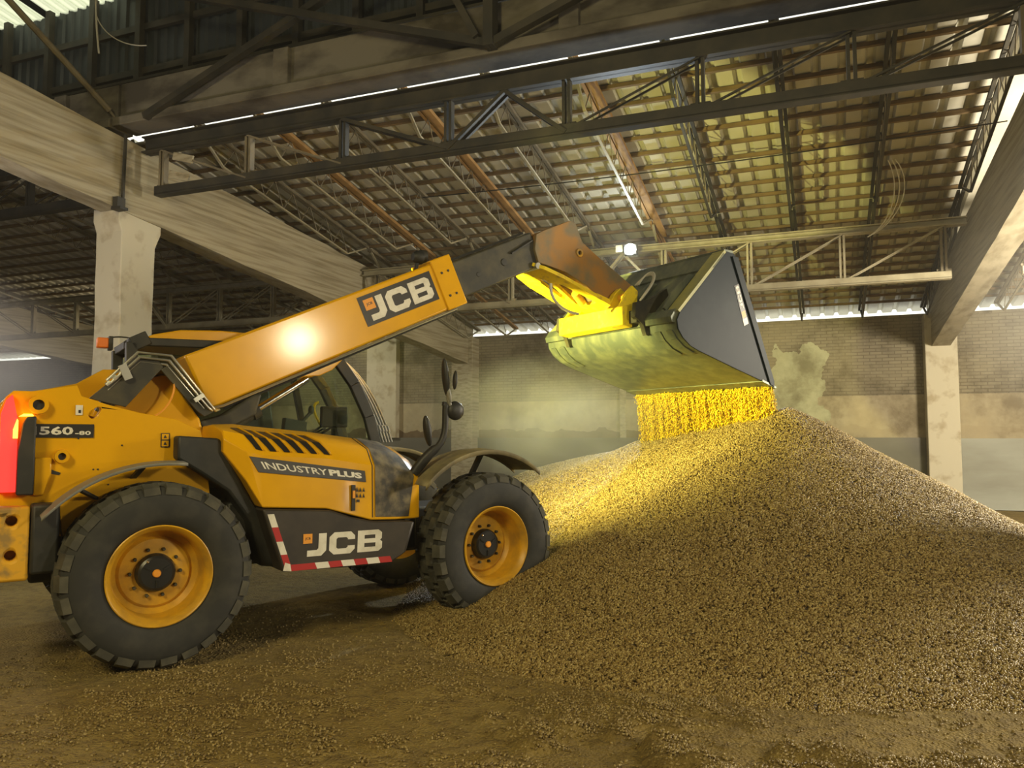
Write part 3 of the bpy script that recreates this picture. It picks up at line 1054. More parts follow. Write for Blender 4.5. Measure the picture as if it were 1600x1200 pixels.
# ------------------------------------------------------------------ telehandler
TH = empty('telehandler', (C0[0], C0[1], 0), math.radians(90) - PSI)
tag(TH, 'yellow telescopic handler tipping grain from its raised dark bucket', 'telehandler')

def part(mb, name, mats, parent=None, **kw):
    return mb.build(name, mats, parent if parent is not None else TH, **kw)

# ---- lettering as flat geometry
GL = {
    'J': [[(0.52, 1), (0.88, 1), (0.88, 0.22), (0.66, 0), (0.02, 0), (0.02, 0.27), (0.45, 0.27), (0.52, 0.34)]],
    'C': [[(1.2, 0.64), (1.2, 0.80), (1.0, 1), (0.22, 1), (0, 0.80), (0, 0.20), (0.22, 0), (1.0, 0), (1.2, 0.20), (1.2, 0.36), (0.86, 0.36), (0.86, 0.31), (0.79, 0.25), (0.40, 0.25), (0.33, 0.31), (0.33, 0.69), (0.40, 0.75), (0.79, 0.75), (0.86, 0.69), (0.86, 0.64)]],
    'B': [[(0, 0), (1.02, 0), (1.2, 0.14), (1.2, 0.43), (1.09, 0.51), (1.18, 0.59), (1.18, 0.86), (1.0, 1), (0, 1)],
          [(0.33, 0.61), (0.33, 0.78), (0.85, 0.78), (0.85, 0.61)], [(0.33, 0.22), (0.33, 0.41), (0.87, 0.41), (0.87, 0.22)]],
}
JCBW = 0.88 + 0.13 + 1.2 + 0.13 + 1.2

def bil(c, u, v):
    """Point of the quad c = (bottom-left, bottom-right, top-right, top-left)."""
    a = Vector(c[0]).lerp(Vector(c[1]), u)
    b = Vector(c[3]).lerp(Vector(c[2]), u)
    return a.lerp(b, v)

def flat_glyph(mb, loops, fn, mi):
    tris = tessellate_polygon([[Vector((a, b, 0)) for a, b in lp] for lp in loops])
    flat = [p for lp in loops for p in lp]
    mb.add([fn(a, b) for a, b in flat], [tuple(t) for t in tris], mi)

def quad_normal(c):
    return (Vector(c[1]) - Vector(c[0])).cross(Vector(c[3]) - Vector(c[0])).normalized()

def plate(mb, c, off, mi, th=0.003):
    n = quad_normal(c) * off
    k = quad_normal(c) * (off - th)
    mb.hexa([Vector(p) + k for p in c] + [Vector(p) + n for p in c], mi)

def jcb(mb, c, u0, u1, v0, v1, off, mi):
    n = quad_normal(c) * off
    x = 0.0
    for ch, w in (('J', 0.88), ('C', 1.2), ('B', 1.2)):
        flat_glyph(mb, GL[ch], lambda a, b, x=x: bil(c, u0 + (u1 - u0) * (x + a) / JCBW, v0 + (v1 - v0) * b) + n, mi)
        x += w + 0.13

_txt = {}
def text_tris(s, bold=0.0):
    key = (s, bold)
    if key not in _txt:
        cu = bpy.data.curves.new('lettering', 'FONT')
        cu.body = s
        cu.size = 1.0
        cu.offset = bold
        cu.resolution_u = 2
        o = bpy.data.objects.new('lettering', cu)
        COL.objects.link(o)
        dg = bpy.context.evaluated_depsgraph_get()
        me = bpy.data.meshes.new_from_object(o.evaluated_get(dg))
        V = [tuple(v.co) for v in me.vertices]
        F = [tuple(p.vertices) for p in me.polygons]
        bpy.data.objects.remove(o)
        bpy.data.meshes.remove(me)
        bpy.data.curves.remove(cu)
        _txt[key] = (V, F)
    return _txt[key]

def text(mb, s, c, u0, u1, v0, v1, off, mi, bold=0.0):
    V, F = text_tris(s, bold)
    xs, ys = [v[0] for v in V], [v[1] for v in V]
    xa, xb, ya, yb = min(xs), max(xs), min(ys), max(ys)
    n = quad_normal(c) * off
    mb.add([bil(c, u0 + (u1 - u0) * (x - xa) / (xb - xa), v0 + (v1 - v0) * (y - ya) / (yb - ya)) + n for x, y, z in V], F, mi)

def badge(mb, c, u0, u1, v0, v1, off, mi_o, mi_k):
    q = [bil(c, u0, v0), bil(c, u1, v0), bil(c, u1, v1), bil(c, u0, v1)]
    plate(mb, q, off, mi_o, 0.002)
    text(mb, 'JCB', q, 0.2, 0.8, 0.35, 0.65, off + 0.001, mi_k, 0.02)

# ---- chassis, axles, tower
mb = MB()
mb.box(-0.75, 3.05, -0.36, 0.36, 0.55, 0.95)
mb.box(0.55, 2.2, -0.72, -0.3, 0.62, 1.1)
mb.box(0.4, 2.1, 0.3, 1.0, 0.55, 1.25)
part(mb, 'chassis', 'black', bevel=0.02)
for x in (0.0, 2.77):
    mb = MB()
    mb.tube([(x, -0.86, 0.645), (x, -0.45, 0.645), (x, -0.22, 0.645), (x, 0.22, 0.645), (x, 0.45, 0.645), (x, 0.86, 0.645)], [0.12, 0.10, 0.19, 0.19, 0.10, 0.12], 16)
    part(mb, 'axle', 'blackdust')
# rear body: two cheek plates and the tower between them
cheek = [(-0.97, 1.10), (-0.975, 1.79), (-0.945, 1.88), (-0.90, 1.925), (-0.79, 1.925), (-0.52, 1.975), (-0.49, 1.90), (-0.33, 1.845), (-0.12, 1.79), (0.15, 1.74), (0.32, 1.66), (0.36, 1.55), (0.42, 1.0), (0.42, 0.86), (-0.57, 0.86), (-0.60, 1.10)]
holes = [[(-0.445, 1.765), (-0.43, 1.742), (-0.405, 1.742), (-0.385, 1.765), (-0.362, 1.805), (-0.365, 1.822), (-0.385, 1.825), (-0.425, 1.80)]]
mb = MB()
mb.prism([cheek] + holes, -0.78, -0.66)
b = part(mb, 'rear_body', 'yellow', bevel=0.012)
mb = MB()
mb.prism([(-0.97, 1.10), (-0.975, 1.85), (-0.90, 1.95), (-0.73, 1.985), (-0.42, 2.06), (-0.22, 2.19), (0.10, 2.20), (0.36, 1.70), (0.42, 0.86), (-0.57, 0.86), (-0.60, 1.10)], 0.42, 0.54)
mb.prism([(-0.95, 1.02), (-0.95, 1.78), (-0.60, 1.80), (-0.2, 1.72), (0.3, 1.60), (0.4, 0.9), (-0.55, 0.9)], -0.66, 0.42)
mb.prism([(-0.36, 1.70), (-0.28, 1.92), (-0.02, 2.08), (0.16, 2.12), (0.42, 1.76), (0.48, 1.55), (0.2, 1.5)], -0.30, -0.20)
mb.prism([(-0.36, 1.70), (-0.28, 1.92), (-0.02, 2.08), (0.16, 2.12), (0.42, 1.76), (0.48, 1.55), (0.2, 1.5)], 0.20, 0.30)
part(mb, 'tower', 'yellow', bevel=0.015)
for (x, z, ro, ri) in ((-0.752, 1.83, 0.062, 0.036), (-0.60, 1.475, 0.045, 0.025)):
    mb = MB()
    mb.lathe([(0, -0.80), (ri, -0.801), (ri, -0.835), (ro, -0.835), (ro + 0.004, -0.78)], 24, 'y', (x, 0, z), 0)
    o = part(mb, 'pin_boss', ['yellow', 'black'])
    for f in o.data.polygons:
        if (Vector(f.center) - Vector((x, f.center.y, z))).length < ri * 0.9:
            f.material_index = 1
for (x, z) in ((-0.40, 1.38), (-0.37, 1.38), (-0.22, 1.55), (-0.30, 1.27), (-0.50, 1.60)):
    mb = MB()
    mb.lathe([(0, -0.786), (0.006, -0.785), (0.007, -0.775)], 8, 'y', (x, 0, z))
    part(mb, 'bolt', 'black')
mb = MB()
mb.prism([(-0.71, 1.365), (-0.61, 1.345), (-0.60, 1.36), (-0.66, 1.385), (-0.70, 1.385)], -0.784, -0.775)
part(mb, 'slot_cover', 'black')
# rear corner: counterweight, lamp panel, tool box
mb = MB()
hl = [[(-0.885 + 0.035 * math.cos(a), zz + 0.035 * math.sin(a)) for a in [k * math.pi / 6 for k in range(12)]] for zz in (1.055, 0.83)]
mb.prism([[(-1.08, 0.66), (-1.08, 1.10), (-1.02, 1.15), (-0.78, 1.15), (-0.78, 0.66)]] + hl, -0.95, -0.80)
mb.box(-1.08, -0.79, -0.80, 0.80, 0.66, 1.12)
cw = part(mb, 'counterweight', 'yellow_dusty', bevel=0.02)
mb = MB()
mb.box(-0.775, -0.61, -0.97, -0.66, 0.70, 1.16)
part(mb, 'tool_box', 'black', bevel=0.02)
mb = MB()
mb.prism([(-0.865, 1.22), (-0.865, 1.52), (-0.84, 1.70), (-0.82, 1.745), (-0.765, 1.75), (-0.765, 1.22)], -0.90, -0.78)
mb.prism([(-0.765, 1.21), (-0.70, 1.21), (-0.66, 1.35), (-0.66, 1.47), (-0.765, 1.47)], -0.82, -0.76, 1)
lp = part(mb, 'lamp_panel', ['black', 'yellow'], bevel=0.01)
mb = MB()
mb.prism([(-0.962, 1.24), (-0.968, 1.76), (-0.940, 1.86), (-0.905, 1.895), (-0.885, 1.80), (-0.868, 1.72), (-0.868, 1.24)], -0.835, -0.785, 0)  # added glowing panel for the red bloom; amber lenses follow
mb.prism([(-0.895, 1.60), (-0.895, 1.66), (-0.875, 1.73), (-0.868, 1.72), (-0.868, 1.60)], -0.885, -0.83, 1)
mb.prism([(-0.866, 1.748), (-0.84, 1.765), (-0.79, 1.765), (-0.78, 1.752)], -0.885, -0.79, 1)
part(mb, 'tail_lamp', ['tail', 'tail_amber'], lp)
w = to_world(-1.0, -0.90)
lamp('tail_lamp_glow', 'POINT', (w[0], w[1], 1.60), 1.2, (1.0, 0.015, 0.015), shadow_soft_size=0.02)  # added red light spreading the bloom over the rear corner
# model number plate
y = -0.786
c = [(-0.785, y, 1.605), (-0.405, y, 1.605), (-0.405, y, 1.70), (-0.785, y, 1.70)]
mb = MB()
plate(mb, c, 0.003, 0)
text(mb, '560', c, 0.12, 0.66, 0.2, 0.82, 0.0045, 1, 0.03)
text(mb, '-80', c, 0.69, 0.95, 0.2, 0.50, 0.0045, 1, 0.03)
q = [bil(c, 0.0, 0.2), bil(c, 0.07, 0.2), bil(c, 0.07, 0.82), bil(c, 0.0, 0.82)]
plate(mb, q, 0.0045, 1, 0.001)
part(mb, 'model_plate', ['decal_black', 'white'], smooth=0, clean=False)
mb = MB()
c = [(-0.525, y, 1.765), (-0.48, y, 1.765), (-0.48, y, 1.835), (-0.525, y, 1.835)]
plate(mb, c, 0.003, 0)
plate(mb, [bil(c, .4, .2), bil(c, .75, .2), bil(c, .75, .5), bil(c, .4, .5)], 0.004, 1, 0.001)
part(mb, 'white_sticker', ['white', 'decal_black'], smooth=0, clean=False)
mb = MB()
c = [(0.04, y, 1.535), (0.10, y, 1.535), (0.10, y, 1.64), (0.04, y, 1.64)]
plate(mb, c, 0.003, 0)
for (a, b_) in ((0.06, 0.46), (0.54, 0.94)):
    plate(mb, [bil(c, .1, a), bil(c, .9, a), bil(c, .9, b_), bil(c, .1, b_)], 0.004, 1, 0.001)
    plate(mb, [bil(c, .3, a + .1), bil(c, .7, a + .1), bil(c, .5, b_ - .08), bil(c, .45, b_ - .08)], 0.005, 0, 0.001)
part(mb, 'warning_sticker', ['decal_black', 'yellow'], smooth=0, clean=False)

# ---- engine cover
secs = [  # x, [(y, z) from the lower outer edge up and over]
    (0.44, [(-0.98, 1.50), (-0.99, 1.60), (-0.93, 1.66), (-0.62, 1.71), (-0.30, 1.70)]),
    (0.60, [(-1.04, 1.28), (-1.05, 1.50), (-0.96, 1.63), (-0.62, 1.715), (-0.30, 1.71)]),
    (0.72, [(-1.07, 1.075), (-1.06, 1.47), (-0.96, 1.60), (-0.62, 1.70), (-0.30, 1.70)]),
    (1.22, [(-1.08, 1.045), (-1.06, 1.44), (-0.96, 1.56), (-0.62, 1.655), (-0.30, 1.66)]),
    (1.60, [(-1.08, 0.935), (-1.06, 1.38), (-0.95, 1.51), (-0.62, 1.605), (-0.30, 1.61)]),
    (1.86, [(-1.02, 0.92), (-1.00, 1.33), (-0.88, 1.47), (-0.60, 1.565), (-0.30, 1.57)]),
    (2.05, [(-0.97, 0.915), (-0.97, 1.28), (-0.80, 1.42), (-0.55, 1.50), (-0.30, 1.51)]),
    (2.12, [(-0.93, 0.915), (-0.92, 1.26), (-0.72, 1.40), (-0.50, 1.46), (-0.30, 1.47)]),
]
mb = MB()
V, F = [], []
for x, sec in secs:
    pts = sec + [(-0.28, sec[0][1])]
    V += [(x, a, z) for a, z in pts]
n = 6
for i in range(len(secs) - 1):
    for k in range(n):
        l = (k + 1) % n
        F.append((i * n + k, i * n + l, (i + 1) * n + l, (i + 1) * n + k))
F += [tuple(range(n)), tuple((len(secs) - 1) * n + k for k in range(n))]
mb.add(V, F)
hood = part(mb, 'engine_cover', 'yellow', smooth=35, bevel=0.01)

def sec_at(x):
    for (xa, a), (xb, b_) in zip(secs[:-1], secs[1:]):
        if xa <= x <= xb:
            t = (x - xa) / (xb - xa)
            return [(p[0] + (q[0] - p[0]) * t, p[1] + (q[1] - p[1]) * t) for p, q in zip(a, b_)]
    return secs[-1][1]
def hood_pt(x, s, off=0.0):
    """Point on the cover at station x; s runs 0..4 over its five edge points."""
    sc_ = sec_at(x)
    k = min(int(s), 3)
    t = s - k
    y_, z_ = sc_[k][0] + (sc_[k + 1][0] - sc_[k][0]) * t, sc_[k][1] + (sc_[k + 1][1] - sc_[k][1]) * t
    ny, nz = -(sc_[k + 1][1] - sc_[k][1]), (sc_[k + 1][0] - sc_[k][0])
    L = math.hypot(ny, nz)
    return Vector((x, y_ + ny / L * off, z_ + nz / L * off))
# louvres: black slanted slots with a bright lip each
for k in range(6):
    x0 = 0.575 + 0.108 * k
    mb = MB()
    ss = [1.25, 1.5, 1.75, 2.0, 2.2, 2.4, 2.55]
    f = lambda s: x0 + 0.145 - 0.125 * ((s - 1.25) / 1.3) ** 1.2
    wd = lambda s: 0.050 + 0.028 * (s - 1.25) / 1.3
    V = [hood_pt(f(s) - wd(s), s, 0.005) for s in ss] + [hood_pt(f(s), s, 0.005) for s in ss]
    m_ = len(ss)
    mb.add(V, [(i, i + 1, i + 1 + m_, i + m_) for i in range(m_ - 1)], 0)
    mb.tube([hood_pt(f(s) + 0.006, s, 0.010) for s in ss], 0.007, 6, 1)
    part(mb, 'louvre_slot', ['decal_black', 'yellow'], hood, smooth=30, clean=False)
# grille on the chamfered front corner
mb = MB()
gp = [(1.64, 0.10), (1.95, 0.09), (2.03, 0.6), (2.035, 1.0), (1.97, 2.0), (1.90, 2.9), (1.66, 2.9), (1.635, 2.0), (1.64, 1.0)]
A = [hood_pt(x, s, 0.007) for x, s in gp]
ctr = sum(A, Vector()) / len(A)
rows = []
def patch(mb, x0f, x1f, s0, s1, nx, ns, off, mi):
    base = len(mb.v)
    V, F = [], []
    for j in range(ns + 1):
        s = s0 + (s1 - s0) * j / ns
        for i in range(nx + 1):
            u = i / nx
            V.append(hood_pt(x0f(s) + (x1f(s) - x0f(s)) * u, s, off))
    for j in range(ns):
        for i in range(nx):
            a = j * (nx + 1) + i
            F.append((a, a + 1, a + nx + 2, a + nx + 1))
    mb.add(V, F, mi)
patch(mb, lambda s: 1.64 if s < 2 else 1.64 + 0.02 * (s - 2), lambda s: 1.98 + 0.06 * min(s, 1) - 0.07 * max(0, s - 1), 0.06, 3.0, 6, 16, 0.008, 0)
part(mb, 'radiator_grille', 'grille', hood, smooth=40)
mb = MB()
mb.tube([hood_pt(1.615, s, 0.002) for s in (0.05, 0.5, 1.0, 1.5, 2.0, 2.5, 3.0)], 0.004, 6)
part(mb, 'panel_seam', 'black', hood)
# name strip on the cover
def strip(x, s, off):
    return hood_pt(x, s, off)
def on_hood(cx, cz, off):
    sc_ = sec_at(cx)
    t = (cz - sc_[0][1]) / (sc_[1][1] - sc_[0][1])
    if t <= 1:
        return hood_pt(cx, max(t, 0), off)
    t = (cz - sc_[1][1]) / (sc_[2][1] - sc_[1][1])
    return hood_pt(cx, 1 + min(t, 0.99), off)
c = [on_hood(0.685, 1.345, 0), on_hood(1.555, 1.245, 0), on_hood(1.545, 1.335, 0), on_hood(0.615, 1.465, 0)]
mb = MB()
plate(mb, c, 0.010, 0, 0.012)
text(mb, 'INDUSTRY', c, 0.07, 0.64, 0.25, 0.74, 0.0115, 1, 0.015)
text(mb, 'PLUS', c, 0.655, 0.965, 0.25, 0.76, 0.0115, 1, 0.05)
part(mb, 'name_strip', ['decal_black', 'white'], hood, smooth=0, clean=False)
mb = MB()
mb.box(1.425, 1.455, -1.098, -1.08, 1.02, 1.225, 0)
mb.box(1.43, 1.45, -1.106, -1.09, 1.12, 1.18, 1)
c = [(1.465, -1.082, 1.125), (1.545, -1.082, 1.12), (1.545, -1.082, 1.205), (1.465, -1.082, 1.21)]
for a in (0.0, 0.36, 0.72):
    for b_ in (0.0, 0.55):
        q = [bil(c, a, b_), bil(c, a + .24, b_), bil(c, a + .12, b_ + .4), bil(c, a + .1, b_ + .4)]
        plate(mb, q, 0.003, 0, 0.002)
q = [bil(c, .1, -.45), bil(c, .4, -.45), bil(c, .4, -.2), bil(c, .1, -.2)]
plate(mb, q, 0.003, 0, 0.002)
part(mb, 'cover_latch', ['decal_black', 'orange_logo'], hood, smooth=0, clean=False)
# curved dark panel between wheel arch and cover
mb = MB()
mb.prism([(0.13, 1.62), (0.43, 1.60), (0.56, 1.33), (0.69, 1.10), (0.76, 1.0), (0.88, 0.60), (0.75, 0.62), (0.68, 0.95), (0.5, 1.2), (0.30, 1.34), (0.13, 1.45)], -0.93, -0.60)
part(mb, 'arch_panel', 'black', bevel=0.02)
# side skirt
mb = MB()
sk = [(0.70, 1.07), (0.86, 0.59), (1.74, 0.575), (1.90, 0.66), (1.98, 0.905), (1.62, 0.925), (1.42, 0.97), (1.24, 1.035)]
mb.prism(sk, -1.13, -0.74)
skirt = part(mb, 'side_skirt', 'skirt', bevel=0.018)
y = -1.131
c = [(1.045, y, 0.69), (1.675, y, 0.69), (1.68, y, 0.862), (1.05, y, 0.862)]
mb = MB()
jcb(mb, c, 0.0, 1.0, 0.0, 1.0, 0.002, 0)
badge(mb, [(1.018, y, 0.79), (1.09, y, 0.79), (1.09, y, 0.864), (1.018, y, 0.864)], 0, 1, 0, 1, 0.003, 1, 2)
part(mb, 'lettering', ['white', 'orange_logo', 'decal_black'], skirt, smooth=0, clean=False)
mb = MB()
n = 8
for k in range(n):
    xa, xb = 0.90 + (1.75 - 0.90) * k / n, 0.90 + (1.75 - 0.90) * (k + 1) / n
    plate(mb, [(xa + 0.02, y, 0.592), (xb + 0.02, y, 0.592), (xb, y, 0.640), (xa, y, 0.640)], 0.002, (k + 1) % 2 if k else 0, 0.002)
for k, (za, zb_) in enumerate(((1.03, 0.93), (0.93, 0.82), (0.82, 0.72), (0.72, 0.62))):
    f = lambda z: 0.735 + (1.04 - z) * 0.345
    plate(mb, [(f(zb_), y, zb_), (f(zb_) + 0.05, y, zb_), (f(za) + 0.05, y, za), (f(za), y, za)], 0.002, 1 - k % 2, 0.002)
plate(mb, [(0.865, y, 0.60), (0.93, y, 0.592), (0.92, y, 0.645), (0.88, y, 0.66)], 0.0025, 1, 0.002)
part(mb, 'reflective_tape', ['red', 'white'], skirt, smooth=0, clean=False)

# ---- mudguards
def arc_guard(name, pts, y0, y1, th, mat, lip=0.03):
    mb = MB()
    n = len(pts)
    V = []
    for (yy, dz) in ((y0, -lip), (y0, 0), ((y0 + y1) / 2, 0.012), (y1, 0), (y1, -lip)):
        V += [(x, yy, z + dz) for x, z in pts]
    F = [(j * n + i, j * n + i + 1, (j + 1) * n + i + 1, (j + 1) * n + i) for j in range(4) for i in range(n - 1)]
    mb.add(V, F)
    o = part(mb, name, mat, smooth=50)
    sd = o.modifiers.new('thick', 'SOLIDIFY')
    sd.thickness = th
    return o
def arc(cx, cz, r, a0, a1, n=18):
    return [(cx + r * math.cos(math.radians(a0 + (a1 - a0) * k / n)), cz + r * math.sin(math.radians(a0 + (a1 - a0) * k / n))) for k in range(n + 1)]
for s in (-1, 1):
    a, b_ = sorted((s * 1.16, s * 0.84))
    pts = [(v.x, v.z) for v in bez([(-0.73, 0, 1.08), (-0.50, 0, 1.33), (-0.22, 0, 1.455), (0.16, 0, 1.425)], 16)]
    g = arc_guard('rear_mudguard', pts, a, b_, 0.012, 'fender', 0.02)
    mb = MB()
    mb.bar((-0.12, s * 1.05, 1.40), (-0.14, s * 0.72, 1.30), 0.04, 0.02)
    mb.bar((-0.5, s * 1.05, 1.25), (-0.35, s * 0.72, 1.16), 0.03, 0.02)
    part(mb, 'guard_bracket', 'black', g)
    a, b_ = sorted((s * 1.17, s * 0.74))
    g = arc_guard('front_mudguard', arc(2.70, 0.66, 0.84, 140, 50), a, b_, 0.014, 'fender_dust', 0.04)
    mb = MB()
    mb.bar((2.75, s * 0.95, 1.49), (2.7, s * 0.6, 1.0), 0.05, 0.03)
    part(mb, 'guard_bracket', 'black', g)

# ---- wheels
def wheel(x, side, steer=0.0):
    """Wheel centred on the axle; +y of its own frame points inboard on the right-hand side."""
    w = empty('wheel', (x, side * (1.17 - 0.21), 0.645), 0, TH)
    w.rotation_euler = (0, 0, (math.pi if side > 0 else 0) + steer)
    R = 0.645
    mb = MB()
    mb.lathe([(0.335, -0.150), (0.352, -0.178), (0.40, -0.200), (0.47, -0.212), (0.535, -0.208), (0.585, -0.190), (0.612, -0.165), (0.618, -0.08), (0.62, 0.0), (0.618, 0.08), (0.612, 0.165), (0.585, 0.190), (0.535, 0.208), (0.47, 0.212), (0.40, 0.200), (0.352, 0.178), (0.335, 0.150)], 72, 'y', closed=True)
    NB = 26
    rows = ((-0.205, -0.115, 0.0, 1), (-0.098, -0.008, 0.5, 0), (0.008, 0.098, 0.0, 0), (0.115, 0.205, 0.5, 2))
    for ya, yb, ph, sh in rows:
        for k in range(NB):
            a = 2 * math.pi * (k + ph) / NB
            da = math.pi / NB * 0.80
            rr = [R, R]
            lo = [0.605, 0.605]
            if sh == 1:
                rr = [R - 0.030, R]
                lo = [0.565, 0.605]
            if sh == 2:
                rr = [R, R - 0.030]
                lo = [0.605, 0.565]
            def P(ang, yy, r):
                return (r * math.cos(ang), yy, r * math.sin(ang))
            in_ = da * 0.84
            mb.hexa([P(a - da, ya, lo[0]), P(a + da, ya, lo[0]), P(a + da, yb, lo[1]), P(a - da, yb, lo[1]),
                     P(a - in_, ya + 0.008, rr[0]), P(a + in_, ya + 0.008, rr[0]), P(a + in_, yb - 0.008, rr[1]), P(a - in_, yb - 0.008, rr[1])], 1)
    mb.build('tyre', ['rubber', 'lug'], w, smooth=38)
    mb = MB()
    mb.lathe([(0.350, -0.178), (0.352, -0.190), (0.345, -0.195), (0.335, -0.188), (0.322, -0.160), (0.314, -0.152), (0.306, -0.120), (0.300, -0.06), (0.292, 0.01), (0.255, 0.045), (0.235, 0.025), (0.16, 0.020), (0.10, 0.020), (0.10, 0.06), (0.28, 0.09), (0.33, 0.15), (0.35, 0.178)], 64, 'y', closed=True)
    mb.build('rim', 'rim', w, smooth=40)
    mb = MB()
    mb.lathe([(0.0, -0.052), (0.105, -0.050), (0.122, -0.040), (0.134, -0.012), (0.136, 0.05), (0.0, 0.06)], 40, 'y', mi=0)
    for k in range(3):
        a = 0.5 + k * 2.1
        mb.bar((0.05 * math.cos(a), -0.053, 0.05 * math.sin(a)), (0.10 * math.cos(a), -0.051, 0.10 * math.sin(a)), 0.012, 0.012, 0)
    h = mb.build('hub', ['hub'], w, smooth=22)
    mb = MB()
    mb.lathe([(0.0, -0.066), (0.024, -0.065), (0.029, -0.058), (0.029, -0.045)], 20, 'y')
    mb.build('hub_cap', 'orange_logo', w)
    mb = MB()
    mb.ellipsoid((-0.06, -0.052, 0.085), (0.010, 0.010, 0.010), 8)
    mb.build('drain_plug', 'chrome', w)
    for k in range(10):
        a = 2 * math.pi * k / 10
        mb = MB()
        mb.lathe([(0.0, -0.012), (0.009, -0.012), (0.013, -0.004), (0.013, 0.024)], 6, 'y', (0.168 * math.cos(a), 0, 0.168 * math.sin(a)))
        mb.build('wheel_nut', 'blackdust', w, smooth=0)
    return w
wheel(0.0, -1)
wheel(2.77, -1, math.radians(4.2))
wheel(0.0, 1)
wheel(2.77, 1, math.radians(4.2))

# ---- boom
BA = math.radians(24.7)
BU = Vector((math.cos(BA), 0, math.sin(BA)))
BV = Vector((-math.sin(BA), 0, math.cos(BA)))
B0 = Vector((0.53, 0, 1.845))          # lower rear corner of the outer section
def bp(u, v, y):
    p = B0 + BU * u + BV * v
    return (p.x, y, p.z)
def boom_box(mb, u0, u1, v0, v1, hy, mi=0, y0=None):
    ya, yb = (-hy, hy) if y0 is None else (y0, hy)
    mb.hexa([bp(u0, v0, ya), bp(u1, v0, ya), bp(u1, v0, yb), bp(u0, v0, yb), bp(u0, v1, ya), bp(u1, v1, ya), bp(u1, v1, yb), bp(u0, v1, yb)], mi)
mb = MB()
boom_box(mb, -0.02, 2.52, 0.0, 0.495, 0.20)
outer = part(mb, 'outer_boom', 'yellow', bevel=0.022)
mb = MB()
boom_box(mb, 2.50, 2.745, -0.006, 0.525, 0.213)
col = part(mb, 'boom_collar', 'yellow', bevel=0.012)
for (u, v) in ((2.58, 0.37), (2.66, 0.37), (2.58, 0.13), (2.66, 0.13)):
    mb = MB()
    mb.lathe([(0, -0.222), (0.011, -0.221), (0.014, -0.210)], 12, 'y', (bp(u, v, 0)[0], 0, bp(u, v, 0)[2]))
    part(mb, 'bolt', 'black', col)
y = -0.201
c = [bp(1.615, 0.145, y), bp(2.455, 0.138, y), bp(2.455, 0.435, y), bp(1.615, 0.435, y)]
mb = MB()
plate(mb, c, 0.002, 0, 0.002)
jcb(mb, c, 0.085, 0.955, 0.12, 0.86, 0.0035, 1)
badge(mb, c, 0.055, 0.185, 0.50, 0.86, 0.005, 2, 0)
part(mb, 'logo_plate', ['decal_black', 'white', 'orange_logo'], outer, smooth=0, clean=False)
mb = MB()
mb.tube([bp(-0.05, 0.02, -0.23), bp(0.1, -0.012, -0.21), bp(1.2, -0.015, -0.205), bp(2.6, -0.018, -0.205)], 0.012, 8, 1)
mb.tube([bp(0.1, -0.035, -0.18), bp(2.6, -0.035, -0.18)], 0.012, 8, 0)
part(mb, 'underside_pipe', ['cable_black', 'steel'], outer)
# lugs under the boom for the lift ram
mb = MB()
for yy in (-0.13, 0.09):
    mb.prism([(1.20, 2.13), (1.78, 2.40), (1.62, 2.235), (1.50, 2.175), (1.36, 2.16)], yy, yy + 0.04)
part(mb, 'ram_bracket', 'yellow', outer, bevel=0.008)
mb = MB()
boom_box(mb, 2.60, 3.86, 0.055, 0.44, 0.165)
inner = part(mb, 'inner_boom', 'blackdust', bevel=0.02)
mb = MB()
boom_box(mb, 2.7, 3.80, 0.445, 0.47, 0.10)
mb.lathe([(0, -0.174), (0.035, -0.173), (0.045, -0.160)], 20, 'y', (bp(3.38, 0.24, 0)[0], 0, bp(3.38, 0.24, 0)[2]))
mb.lathe([(0, -0.170), (0.022, -0.169), (0.03, -0.160)], 20, 'y', (bp(3.02, 0.22, 0)[0], 0, bp(3.02, 0.22, 0)[2]))
mb.tube([bp(3.5, 0.30, -0.18), bp(3.82, 0.35, -0.18)], 0.012, 8)
part(mb, 'boom_fitting', 'black', inner)
# boom nose (goose neck)
nose = [(3.93, 3.52), (3.88, 3.66), (3.90, 3.83), (4.00, 3.885), (4.24, 3.995), (4.37, 4.055), (4.45, 4.03), (4.55, 3.83), (4.80, 3.68), (5.08, 3.53), (5.28, 3.42), (5.40, 3.30), (5.38, 3.14), (5.20, 3.06), (4.95, 3.13), (4.62, 3.33), (4.30, 3.46), (4.08, 3.50)]
nh = [[(4.50 + 0.03 * math.cos(k * math.pi / 7), 3.70 + 0.03 * math.sin(k * math.pi / 7)) for k in range(14)]]
mb = MB()
mb.prism([nose] + nh, -0.20, -0.15)
mb.prism([nose] + nh, 0.15, 0.20)
mb.prism([(3.93, 3.54), (3.90, 3.83), (4.24, 3.98), (4.36, 4.04), (4.43, 4.01), (4.53, 3.81), (5.06, 3.51), (5.3, 3.38), (5.34, 3.2), (5.2, 3.09), (4.95, 3.17), (4.62, 3.36), (4.08, 3.53)], -0.15, 0.15)
nz = part(mb, 'boom_nose', 'nose', bevel=0.012)
mb = MB()
mb.lathe([(0.026, -0.19), (0.026, -0.215), (0.046, -0.215), (0.05, -0.20)], 20, 'y', (4.50, 0, 3.70))
mb.lathe([(0, -0.18), (0.027, -0.181)], 20, 'y', (4.50, 0, 3.70), 1)
part(mb, 'pin_boss', ['yellow_dusty', 'black'], nz)

